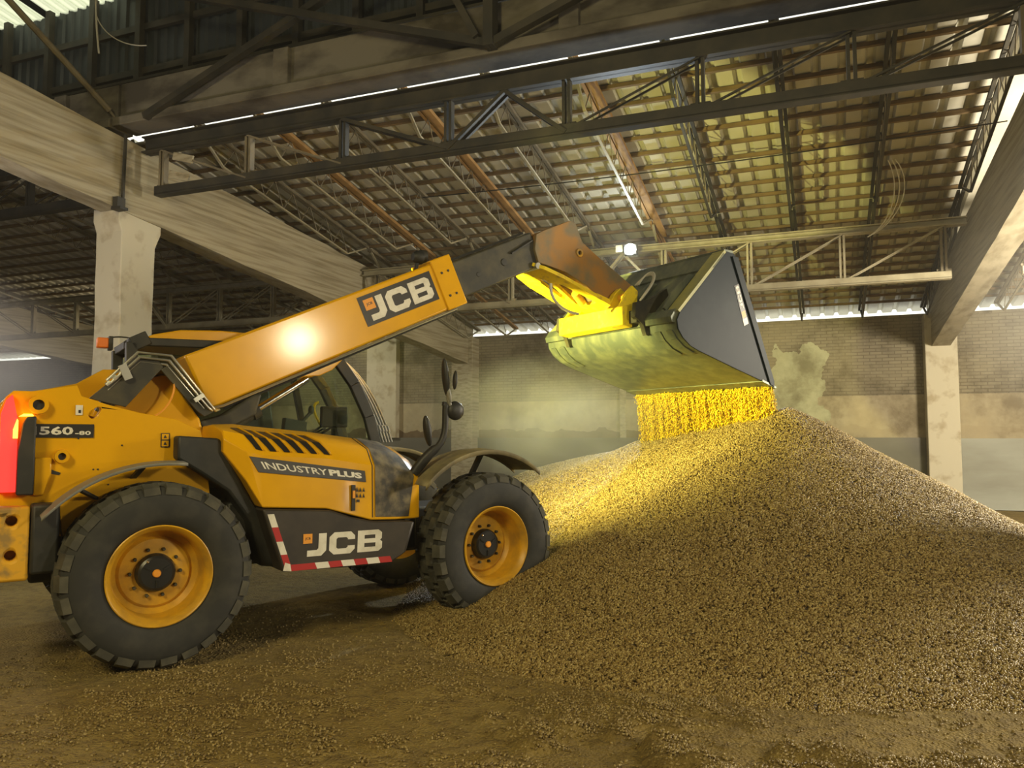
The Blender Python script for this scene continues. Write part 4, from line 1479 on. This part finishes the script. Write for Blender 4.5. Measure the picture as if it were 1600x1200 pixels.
# tilt link: a broad plate across the nose with two cut-outs
LA, LB = Vector((3.90, 0, 3.49)), Vector((4.92, 0, 3.12))
LU = (LB - LA)
LN = Vector((-LU.z, 0, LU.x)).normalized()
def lk(u, yy, off):
    p = LA + LU * u + LN * off
    return (p.x, yy, p.z)
outl = [(-0.03, -0.17), (0.08, -0.24), (0.30, -0.29), (0.95, -0.31), (1.0, -0.28), (1.0, 0.36), (0.95, 0.40), (0.30, 0.36), (0.08, 0.29), (-0.03, 0.21)]
h1 = [(0.20, 0.03), (0.26, -0.02), (0.62, 0.10), (0.66, 0.16), (0.60, 0.17), (0.28, 0.10)]
h2 = [(0.34, -0.06), (0.40, -0.13), (0.84, -0.19), (0.86, -0.15), (0.84, 0.10), (0.80, 0.12)]
mb = MB()
loops = [outl, h1, h2]
tris = tessellate_polygon([[Vector((a_, c_, 0)) for a_, c_ in lp_] for lp_ in loops])
flat = [p for lp_ in loops for p in lp_]
n = len(flat)
F = [tuple(t_) for t_ in tris] + [tuple(i + n for i in reversed(t_)) for t_ in tris]
o_ = 0
for lp_ in loops:
    k_ = len(lp_)
    F += [(o_ + i, o_ + (i + 1) % k_, o_ + (i + 1) % k_ + n, o_ + i + n) for i in range(k_)]
    o_ += k_
mb.add([lk(u, yy, -0.02) for u, yy in flat] + [lk(u, yy, 0.02) for u, yy in flat], F)
for yy in (-0.27, 0.23):
    mb.prism([(4.70, 3.25), (4.92, 3.19), (5.08, 3.26), (5.06, 3.18), (4.95, 3.10), (4.78, 3.16)], yy, yy + 0.04)
tl = part(mb, 'tilt_link', 'yellow_bright', smooth=0, bevel=0.006)
mb = MB()
mb.tube([lk(0.62, -0.08, 0.0), lk(0.78, -0.02, -0.03)], 0.05, 14)
part(mb, 'tilt_ram', 'yellow_dusty', tl)
mb = MB()
mb.tube([lk(0.02, -0.21, 0.0), lk(0.02, 0.21, 0.0)], 0.035, 16)
part(mb, 'link_pin', 'steel', tl)
mb = MB()
mb.tube(bez([(4.02, -0.30, 3.28), (3.98, -0.32, 3.10), (4.15, -0.32, 2.98), (4.40, -0.30, 2.98)]), 0.016, 8)
part(mb, 'hydraulic_hose', 'cable', tl)

# quick hitch carriage
mb = MB()
mb.hexa([(4.80, -0.58, 2.86), (4.95, -0.58, 2.84), (4.95, 0.58, 2.84), (4.80, 0.58, 2.86), (4.80, -0.58, 3.07), (4.97, -0.58, 3.10), (4.97, 0.58, 3.10), (4.80, 0.58, 3.07)])
for yy in (-0.50, -0.30, -0.26, 0.22, 0.26, 0.46):
    mb.prism([(4.80, 3.06), (5.10, 3.12), (5.12, 3.28), (5.03, 3.34), (4.94, 3.26), (4.86, 3.12)], yy, yy + 0.04)
car = part(mb, 'quick_hitch', 'yellow_bright', bevel=0.01)
mb = MB()
mb.tube([(5.02, -0.42, 3.22), (5.02, 0.42, 3.22)], 0.045, 16)
mb.lathe([(0.0, -0.47), (0.04, -0.465), (0.055, -0.44), (0.055, -0.42)], 20, 'y', (5.02, 0, 3.22))
part(mb, 'hitch_pin', 'yellow_dusty', car)
mb = MB()
for yy in (-0.72, 0.66):
    mb.prism([(4.88, 3.10), (5.10, 3.16), (5.35, 3.30), (5.38, 3.22), (5.16, 2.96), (5.10, 2.78), (5.03, 2.74), (4.98, 2.86), (4.86, 2.94)], yy, yy + 0.06)
mb.box(4.90, 5.05, -0.70, 0.70, 2.88, 3.02)
part(mb, 'hitch_hook', 'blackdust', car, bevel=0.008)
mb = MB()
for k in range(3):
    mb.tube(bez([(5.30, -0.25 - 0.03 * k, 3.40), (5.45, -0.35, 3.62 + 0.03 * k), (5.5, -0.55, 3.55), (5.15, -0.62 - 0.03 * k, 3.30), (5.05, -0.6, 3.15)]), 0.012, 6)
part(mb, 'hydraulic_hose', 'cable', car)

# ---- bucket
BW = 1.15
prof = [(5.85, 3.70), (5.60, 3.45), (5.30, 3.15), (5.10, 2.95), (5.055, 2.87), (5.07, 2.77), (5.14, 2.68), (5.25, 2.60), (5.40, 2.545), (6.00, 2.375), (6.58, 2.22)]
inn = []
for i, (x, z) in enumerate(prof):
    a, b_ = prof[max(i - 1, 0)], prof[min(i + 1, len(prof) - 1)]
    dx, dz = b_[0] - a[0], b_[1] - a[1]
    L = math.hypot(dx, dz)
    inn.append((x - dz / L * 0.025, z + dx / L * 0.025))
mb = MB()
n = len(prof)
V = []
for yy in (-BW, BW):
    V += [(x, yy, z) for x, z in prof] + [(x, yy, z) for x, z in inn]
F = []
for i in range(n - 1):
    F += [(i, i + 1, 2 * n + i + 1, 2 * n + i), (n + i, 3 * n + i, 3 * n + i + 1, n + i + 1), (i, n + i, n + i + 1, i + 1), (2 * n + i, 2 * n + i + 1, 3 * n + i + 1, 3 * n + i)]
F += [(0, 2 * n, 3 * n, n), (n - 1, 2 * n - 1, 4 * n - 1, 3 * n - 1)]
mb.add(V, F)
bk = part(mb, 'bucket', 'bucket_worn', smooth=35)
for s in (-1, 1):
    mb = MB()
    ya, yb = (BW - 0.01, BW + 0.012) if s > 0 else (-BW - 0.012, -BW + 0.01)
    mb.prism([(5.86, 3.71)] + prof[1:] + [(6.60, 2.22), (6.61, 2.26), (6.02, 3.66), (5.97, 3.70)], ya, yb)
    sp = part(mb, 'side_plate', 'bucket', bk, smooth=0, bevel=0.004)
    mb = MB()
    yc, yd = (BW - 0.02, BW + 0.03) if s > 0 else (-BW - 0.03, -BW + 0.02)
    mb.prism([(5.93, 3.66), (6.03, 3.665), (6.62, 2.27), (6.62, 2.20), (6.55, 2.225)], yc, yd)
    part(mb, 'side_cutter', 'bucket', sp, smooth=0, bevel=0.005)
mb = MB()
mb.prism([(6.42, 2.255), (6.66, 2.185), (6.665, 2.205), (6.42, 2.28)], -BW - 0.02, BW + 0.02)
part(mb, 'cutting_edge', 'bucket_worn', bk, smooth=0)
mb = MB()
mb.prism([(5.80, 3.70), (5.62, 3.50), (5.66, 3.46), (5.86, 3.66)], -BW - 0.01, BW + 0.01)
mb.prism([(5.82, 3.735), (5.98, 3.735), (5.98, 3.70), (5.82, 3.70)], -BW, BW)
part(mb, 'rim_rail', 'bucket_worn', bk, smooth=0, bevel=0.005)
mb = MB()
mb.prism([(5.06, 2.99), (4.99, 2.90), (5.01, 2.84), (5.08, 2.84), (5.14, 2.99)], -BW + 0.02, BW - 0.02)
mt = part(mb, 'mounting_rail', 'bucket_worn', bk, smooth=0, bevel=0.006)
for s in (-1, 1):
    mb = MB()
    V = []
    for i in range(4):
        (x, z), (a, b_) = prof[i], ((-0.70, 0.71) if i < 3 else (-0.8, 0.6))
        V += [(x, s * (BW + 0.01), z), (x, s * 0.985, z), (x + a * 0.035, s * 0.985, z + b_ * 0.035), (x + a * 0.035, s * (BW + 0.01), z + b_ * 0.035)]
    F = [(0, 1, 2, 3), (15, 14, 13, 12)]
    for i in range(3):
        for k in range(4):
            l = (k + 1) % 4
            F.append((i * 4 + k, i * 4 + l, i * 4 + l + 4, i * 4 + k + 4))
    mb.add(V, F)
    part(mb, 'edge_flange', 'bucket_edge', bk, smooth=0)  # raised strip added to carry the lamplit edge of the back plate
for yy in (-0.95, -0.32, 0.32, 0.95):
    mb = MB()
    mb.prism([(5.12, 2.98), (5.56, 3.42), (5.60, 3.44), (5.46, 3.44), (5.18, 3.20), (5.06, 3.02)], yy - 0.015, yy + 0.015)
    part(mb, 'gusset', 'bucket_worn', bk, smooth=0)
for yy in (-0.95, 0.95):
    mb = MB()
    for (a, b_) in ((5, 6), (6, 7), (7, 8)):
        for d in (-0.13, 0.05):
            p, q = prof[a], prof[b_]
            ox, oz = -(p[1] - q[1]), (p[0] - q[0])
            L = math.hypot(ox, oz)
            ox, oz = ox / L * 0.014, oz / L * 0.014
            mb.hexa([(p[0], yy + d, p[1]), (q[0], yy + d, q[1]), (q[0], yy + d + 0.09, q[1]), (p[0], yy + d + 0.09, p[1]),
                     (p[0] + ox, yy + d, p[1] + oz), (q[0] + ox, yy + d, q[1] + oz), (q[0] + ox, yy + d + 0.09, q[1] + oz), (p[0] + ox, yy + d + 0.09, p[1] + oz)])
    part(mb, 'wear_pad', 'bucket_worn', bk, smooth=0)
y = -BW - 0.014
c = [(6.125, y, 2.88), (6.20, y, 2.915), (6.045, y, 3.36), (5.97, y, 3.325)]
c = [c[1], c[2], c[3], c[0]]      # read along the front edge
mb = MB()
plate(mb, c, 0.002, 0, 0.002)
jcb(mb, c, 0.40, 0.97, 0.2, 0.8, 0.0035, 1)
plate(mb, [bil(c, .0, 0), bil(c, .16, 0), bil(c, .16, 1), bil(c, .0, 1)], 0.003, 1, 0.001)
plate(mb, [bil(c, .19, .1), bil(c, .34, .1), bil(c, .34, .9), bil(c, .19, .9)], 0.003, 2, 0.001)
part(mb, 'side_decal', ['decal_black', 'white', 'orange_logo'], bk, smooth=0, clean=False)

# ---- lift ram
d = Vector((math.cos(math.radians(33)), 0, math.sin(math.radians(33))))
p0 = Vector((0.15, -0.05, 1.33))
mb = MB()
mb.tube([p0, p0 + d * 0.94], 0.062, 18)
mb.tube([p0 + d * 0.90, p0 + d * 0.97], 0.072, 18)
ram = part(mb, 'lift_ram', 'blackdust')
mb = MB()
mb.tube([p0 + d * 0.95, p0 + d * 1.50], 0.033, 16)
part(mb, 'ram_rod', 'chrome', ram)
mb = MB()
mb.prism([(0.42, 1.74), (0.62, 1.80), (0.88, 1.98), (0.95, 1.99), (0.90, 1.80), (0.72, 1.70), (0.50, 1.60)], -0.22, -0.10)
part(mb, 'ram_guard', 'blackdust', bevel=0.02)

# ---- hose loop behind the boom
mb = MB()
for k in range(5):
    yy = -0.42 + 0.055 * k
    mb.tube(bez([(-0.34 + 0.03 * k, yy, 1.80), (-0.25 + 0.03 * k, yy, 2.00), (-0.02, yy, 2.20 - 0.01 * k), (0.10, yy, 2.235 - 0.012 * k), (0.22, yy, 2.19), (0.34, yy, 1.98), (0.45, yy, 1.80)], 18), 0.034, 8)
part(mb, 'hose_bundle', 'blackdust')
mb = MB()
mb.prism([(-0.41, 1.90), (-0.30, 1.87), (-0.16, 1.84), (0.10, 2.16), (0.06, 2.22), (-0.06, 2.235)], -0.47, -0.44)
mb.prism([(0.08, 2.14), (0.18, 2.20), (0.50, 1.82), (0.42, 1.775), (0.36, 1.82)], -0.47, -0.44)
part(mb, 'hose_guard', 'blackdust', bevel=0.006)
for k, (dy, sh) in enumerate(((0.0, 0.0), (0.0, -0.038), (0.03, -0.07))):
    mb = MB()
    yy = -0.49 + dy
    mb.tube([(-0.30 - sh * 0.2, yy, 2.035 + sh), (-0.09 - sh * 0.3, yy, 2.262 + sh), (0.15 + sh * 0.4, yy, 2.250 + sh), (0.47 + sh * 0.8, yy, 1.855 + sh * 0.2), (0.50 + sh * 0.7, yy + 0.02, 1.825), (0.55 + sh * 0.5, yy + 0.1, 1.835)], 0.011, 8)
    part(mb, 'hydraulic_pipe', 'steel')
mb = MB()
mb.bar((-0.20, -0.50, 2.16), (-0.15, -0.50, 2.05), 0.03, 0.06)
mb.bar((0.40, -0.50, 1.95), (0.33, -0.50, 1.90), 0.03, 0.035)
for k in range(3):
    mb.tube([(-0.30 + 0.045 * k, -0.49, 2.00 + 0.045 * k), (-0.275 + 0.045 * k, -0.49, 2.025 + 0.045 * k)], 0.018, 8)
part(mb, 'pipe_clamp', 'steel')
mb = MB()
mb.tube(bez([(0.18, -0.46, 2.06), (0.20, -0.47, 1.93), (0.12, -0.5, 1.82), (0.02, -0.62, 1.77)]), 0.008, 6)
part(mb, 'sensor_cable', 'orange_logo')

# ---- cab on the far side of the boom
Y0, Y1 = 0.27, 1.10
rear = [(0.0, 1.15), (-0.04, 2.30), (0.02, 2.40)]
front = [(1.62, 2.50), (1.80, 2.40), (2.00, 2.14), (2.16, 1.82), (2.25, 1.50), (2.27, 1.15)]
mb = MB()
mb.prism([(-0.06, 2.385), (0.02, 2.44), (0.14, 2.50), (0.36, 2.555), (0.70, 2.575), (1.25, 2.565), (1.60, 2.53), (1.66, 2.49), (1.55, 2.475), (1.0, 2.475), (0.78, 2.46), (0.70, 2.43), (0.62, 2.405), (0.12, 2.43)], Y0 - 0.02, Y1 + 0.02)
cab = part(mb, 'cab_roof', 'yellow', smooth=35, bevel=0.015)
mb = MB()
def post(a, b_, w=0.06, h=0.06):
    mb.bar(a, b_, w, h)
for yy in (Y0, Y1):
    post((0.0, yy, 1.15), (-0.03, yy, 2.42), 0.09, 0.09)
    post((-0.03, yy, 2.40), (0.10, yy, 2.47), 0.09, 0.12)
    fr = [(x, yy, z) for x, z in front]
    for p, q in zip(fr[:-1], fr[1:]):
        mb.bar(p, q, 0.06, 0.11)
    post((0.0, yy, 1.20), (2.27, yy, 1.20), 0.08, 0.10)
    post((0.0, yy, 2.43), (1.62, yy, 2.47), 0.06, 0.07)
for yy in (Y1,):
    post((1.62, yy, 2.45), (1.88, yy, 1.2), 0.07, 0.06)
for (x, z) in ((0.0, 1.2), (-0.02, 2.42), (1.63, 2.49), (2.27, 1.2), (2.26, 1.45)):
    mb.bar((x, Y0, z), (x, Y1, z), 0.07, 0.07)
mb.prism([(-0.02, 1.15), (2.27, 1.15), (2.25, 1.50), (1.7, 1.56), (1.2, 1.48), (0.0, 1.60)], Y0 - 0.01, Y0 + 0.03)
mb.prism([(-0.02, 1.15), (2.27, 1.15), (2.25, 1.40), (0.0, 1.40)], Y1 - 0.03, Y1 + 0.01)
part(mb, 'cab_frame', 'black', bevel=0.008)
mb = MB()
side = [(0.02, 1.55), (-0.01, 2.38), (0.1, 2.44), (1.60, 2.46)] + front[1:5] + [(1.7, 1.54), (1.2, 1.46)]
mb.prism(side, Y0 - 0.003, Y0 + 0.003)
part(mb, 'side_window', 'glass', smooth=0)
mb = MB()
mb.prism([(0.02, 1.40), (-0.01, 2.38), (0.1, 2.44), (1.60, 2.46)] + front[1:5] + [(2.25, 1.40)], Y1 - 0.003, Y1 + 0.003)
part(mb, 'door_window', 'glass', smooth=0)
mb = MB()
F2 = [(x + 0.01, z) for x, z in front[:5]]
V = [(x, yy, z) for yy in (Y0, Y1) for x, z in F2]
mb.add(V, [(i, i + 1, i + 6, i + 5) for i in range(4)])
ws = part(mb, 'windscreen', 'glass', smooth=40)
sd = ws.modifiers.new('thick', 'SOLIDIFY')
sd.thickness = 0.006
for k in range(5):
    yy = 0.30 + 0.11 * k
    bx = 0.10 + 0.085 * k
    mb = MB()
    mb.tube(bez([(1.66 + bx * 0.6, yy, 2.50), (1.84 + bx, yy, 2.33), (2.04 + bx, yy, 2.0), (2.20 + bx, yy, 1.56)], 12), 0.013, 8)
    mb.tube([(2.14 + bx, yy, 1.735), (2.165 + bx, yy, 1.67)], 0.020, 8)
    part(mb, 'windscreen_guard_bar', 'fender')
mb = MB()
mb.box(1.74, 2.02, 0.46, 0.52, 1.71, 1.92)
mb.bar((1.88, 0.49, 1.72), (1.92, 0.60, 1.45), 0.05, 0.05)
part(mb, 'display_monitor', 'black', bevel=0.015)
mb = MB()
mb.prism([(1.20, 1.50), (1.55, 1.50), (1.58, 1.62), (1.24, 1.64)], 0.48, 0.90)
mb.prism([(1.20, 1.52), (1.30, 1.62), (1.22, 2.15), (1.12, 2.17), (1.10, 1.9)], 0.50, 0.88)
part(mb, 'driver_seat', 'seat', bevel=0.04)
mb = MB()
mb.prism([(1.34, 1.62), (1.56, 1.66), (1.58, 1.76), (1.36, 1.80)], 0.40, 0.50)
mb.tube([(1.52, 0.45, 1.74), (1.63, 0.45, 1.86)], 0.018, 8)
mb.ellipsoid((1.63, 0.45, 1.88), (0.03, 0.03, 0.045), 10)
part(mb, 'control_console', 'seat', bevel=0.01)
mb = MB()
mb.tube(bez([(1.90, 0.98, 1.98), (1.82, 0.98, 1.97), (1.84, 0.98, 1.86), (1.93, 0.98, 1.74)]), 0.015, 8)
part(mb, 'grab_handle', 'yellow_bright')
mb = MB()
mb.lathe([(0.17, -0.012), (0.185, 0.0), (0.17, 0.012), (0.16, 0.0)], 32, 'z', (0, 0, 0), closed=True)
for a in (0.3, 2.4, 4.5):
    mb.bar((0, 0, 0), (0.17 * math.cos(a), 0.17 * math.sin(a), 0), 0.025, 0.012)
sw = part(mb, 'steering_wheel', 'black')
sw.location = (1.86, 0.72, 1.70)
sw.rotation_euler = (0, math.radians(-35), 0)
# indicator on its stalk
mb = MB()
mb.tube(bez([(0.08, 0.40, 2.45), (-0.05, 0.50, 2.50), (-0.14, 0.54, 2.485)]), 0.008, 6)
mb.box(-0.175, -0.14, 0.50, 0.60, 2.37, 2.49)
ind = part(mb, 'indicator_stalk', 'black', bevel=0.004)
mb = MB()
mb.box(-0.265, -0.172, 0.505, 0.595, 2.385, 2.475)
part(mb, 'indicator_lens', 'orange', ind, bevel=0.012)

# ---- mirrors in front of the engine cover
mb = MB()
ar = bez([(2.06, -0.93, 1.30), (2.12, -0.98, 1.42), (2.22, -1.0, 1.50)], 4) + bez([(2.25, -1.02, 1.53), (2.34, -1.03, 1.62), (2.31, -1.03, 1.76), (2.32, -1.03, 1.90)], 8)
mb.tube(ar, [0.042] * 5 + [0.03] * 9, 10)
mb.bar((2.29, -1.03, 1.905), (2.43, -1.03, 1.885), 0.035, 0.035)
mb.tube([(2.12, -0.90, 1.30), (2.28, -0.98, 1.52)], 0.015, 8)
arm = part(mb, 'mirror_arm', 'cable_black')
def mirror(c, r, tilt, mat='cable_black'):
    mb = MB()
    rot = Matrix.Rotation(tilt, 3, 'Y')
    mb.ellipsoid(c, r, 16, 0, rot)
    o = part(mb, 'mirror', mat, arm)
    return o
mirror((2.305, -1.05, 2.135), (0.030, 0.045, 0.17), math.radians(-6))
mirror((2.36, -1.12, 2.11), (0.020, 0.03, 0.085), math.radians(4))
mirror((2.145, -1.02, 1.665), (0.034, 0.045, 0.135), math.radians(-10))
mb = MB()
mb.ellipsoid((0, 0, 0), (0.085, 0.05, 0.085), 18)
o = part(mb, 'round_mirror', 'cable_black', arm)
o.location = (2.41, -1.04, 1.845)
mb = MB()
mb.tube([(2.325, -1.05, 1.97), (2.345, -1.05, 1.90), (2.37, -1.04, 1.88)], 0.02, 8)
mb.ellipsoid((2.330, -1.06, 1.985), (0.022, 0.03, 0.08), 12, 0, Matrix.Rotation(math.radians(-12), 3, 'Y'))
part(mb, 'mirror_stalk', 'fender', arm)

# ---- working lamps on the boom head
BL = []
for (u, yy) in ((2.44, -0.12), (2.62, 0.12)):
    p = Vector(bp(u, 0.60, yy))
    mb = MB()
    mb.lathe([(0.0, -0.06), (0.04, -0.055), (0.065, -0.02), (0.068, 0.045), (0.060, 0.05)], 20, 'x', p)
    mb.bar(p - Vector((0, 0, 0.03)), p - Vector((0.02, 0, 0.13)), 0.03, 0.03)
    wl = part(mb, 'work_lamp', 'black')
    mb = MB()
    mb.lathe([(0.0, 0.046), (0.058, 0.043)], 20, 'x', p)
    part(mb, 'lamp_glass', 'white', wl)
    BL.append(p)
# working lamp at the front of the cab roof, shining past the boom onto hitch, bucket and heap
a = to_world(1.80, 0.34)
b_ = to_world(6.2, -0.1)
lamp('cab_work_light', 'SPOT', (a[0], a[1], 2.63), 2000, (1.0, 0.90, 0.24), (b_[0], b_[1], 2.6), spot_size=math.radians(104), spot_blend=1.0, shadow_soft_size=0.05)
mb = MB()
mb.box(1.64, 1.74, 0.27, 0.41, 2.56, 2.69)
mb.bar((1.66, 0.34, 2.52), (1.68, 0.34, 2.60), 0.03, 0.03)
fl = part(mb, 'cab_work_lamp', 'black', bevel=0.01)
mb = MB()
mb.box(1.738, 1.745, 0.285, 0.395, 2.575, 2.675)
part(mb, 'lamp_glass', 'lens', fl)

# ------------------------------------------------------------------ dust haze
def volume(name, density, col=(1, 1, 1, 1), aniso=0.3):
    m = bpy.data.materials.new(name)
    m.use_nodes = True
    nt = m.node_tree
    nt.nodes.clear()
    out = nd(nt, 'ShaderNodeOutputMaterial')
    v = nd(nt, 'ShaderNodeVolumeScatter')
    v.inputs['Color'].default_value = col
    v.inputs['Density'].default_value = density
    v.inputs['Anisotropy'].default_value = aniso
    nt.links.new(v.outputs[0], out.inputs['Volume'])
    return m
M['haze'] = volume('dust_haze', 0.0018, (1.0, 0.93, 0.76, 1), 0.3)
mb = MB()
mb.box(-22.9, 15.4, -10.9, 20.6, 0.02, 8.0)
o = mb.build('dust_haze', 'haze', smooth=0)
tag(o, 'thin yellowish grain dust hanging in the air of the whole store', 'haze', kind='stuff')

def cloud(name, density, col, scale, lo, hi, aniso=0.2):
    """Dust that is thickest in the middle of its unit sphere and breaks up outwards."""
    m = volume(name, density, col, aniso)
    nt = m.node_tree
    v = [n for n in nt.nodes if n.type == 'VOLUME_SCATTER'][0]
    tc = nd(nt, 'ShaderNodeTexCoord')
    ln = nd(nt, 'ShaderNodeVectorMath', operation='LENGTH')
    nt.links.new(tc.outputs['Object'], ln.inputs[0])
    fall = math_n(nt, 'SUBTRACT', 1.0, ln.outputs['Value'], True)
    nz_ = noise(nt, tc.outputs['Object'], scale, 3)
    brk = nd(nt, 'ShaderNodeMapRange')
    brk.inputs[1].default_value, brk.inputs[2].default_value = lo, hi
    nt.links.new(nz_, brk.inputs[0])
    d_ = math_n(nt, 'MULTIPLY', math_n(nt, 'MULTIPLY', fall, brk.outputs[0]), density)
    nt.links.new(d_, v.inputs['Density'])
    return m
M['dust_bucket'] = cloud('bucket_dust', 0.6, (1.0, 0.96, 0.70, 1), 2.2, 0.25, 0.75)
M['dust_side'] = cloud('side_dust', 0.42, (1.0, 0.95, 0.82, 1), 1.6, 0.2, 0.8)
M['dust_left'] = cloud('left_dust', 1.2, (1.0, 0.92, 0.86, 1), 1.6, 0.2, 0.8)
p = to_world(5.5, 1.5)
for loc, sc_, mt, lb in (((p[0], p[1], 1.85), (2.0, 2.0, 0.95), 'dust_bucket', 'pale cloud of grain dust drifting below the tipped bucket'),
                         ((4.0, 9.5, 3.2), (3.0, 3.4, 2.2), 'dust_side', 'bright dusty haze at the right edge beside the concrete beam'),
                         ((-9.0, 5.2, 1.9), (2.6, 2.2, 1.6), 'dust_left', 'pale dusty haze at the left edge behind the machine')):
    mb = MB()
    mb.ellipsoid((0, 0, 0), (1, 1, 1), 16)
    o = mb.build('dust_cloud', mt, smooth=180)
    o.location = loc
    o.scale = sc_
    tag(o, lb, 'dust cloud', kind='stuff')
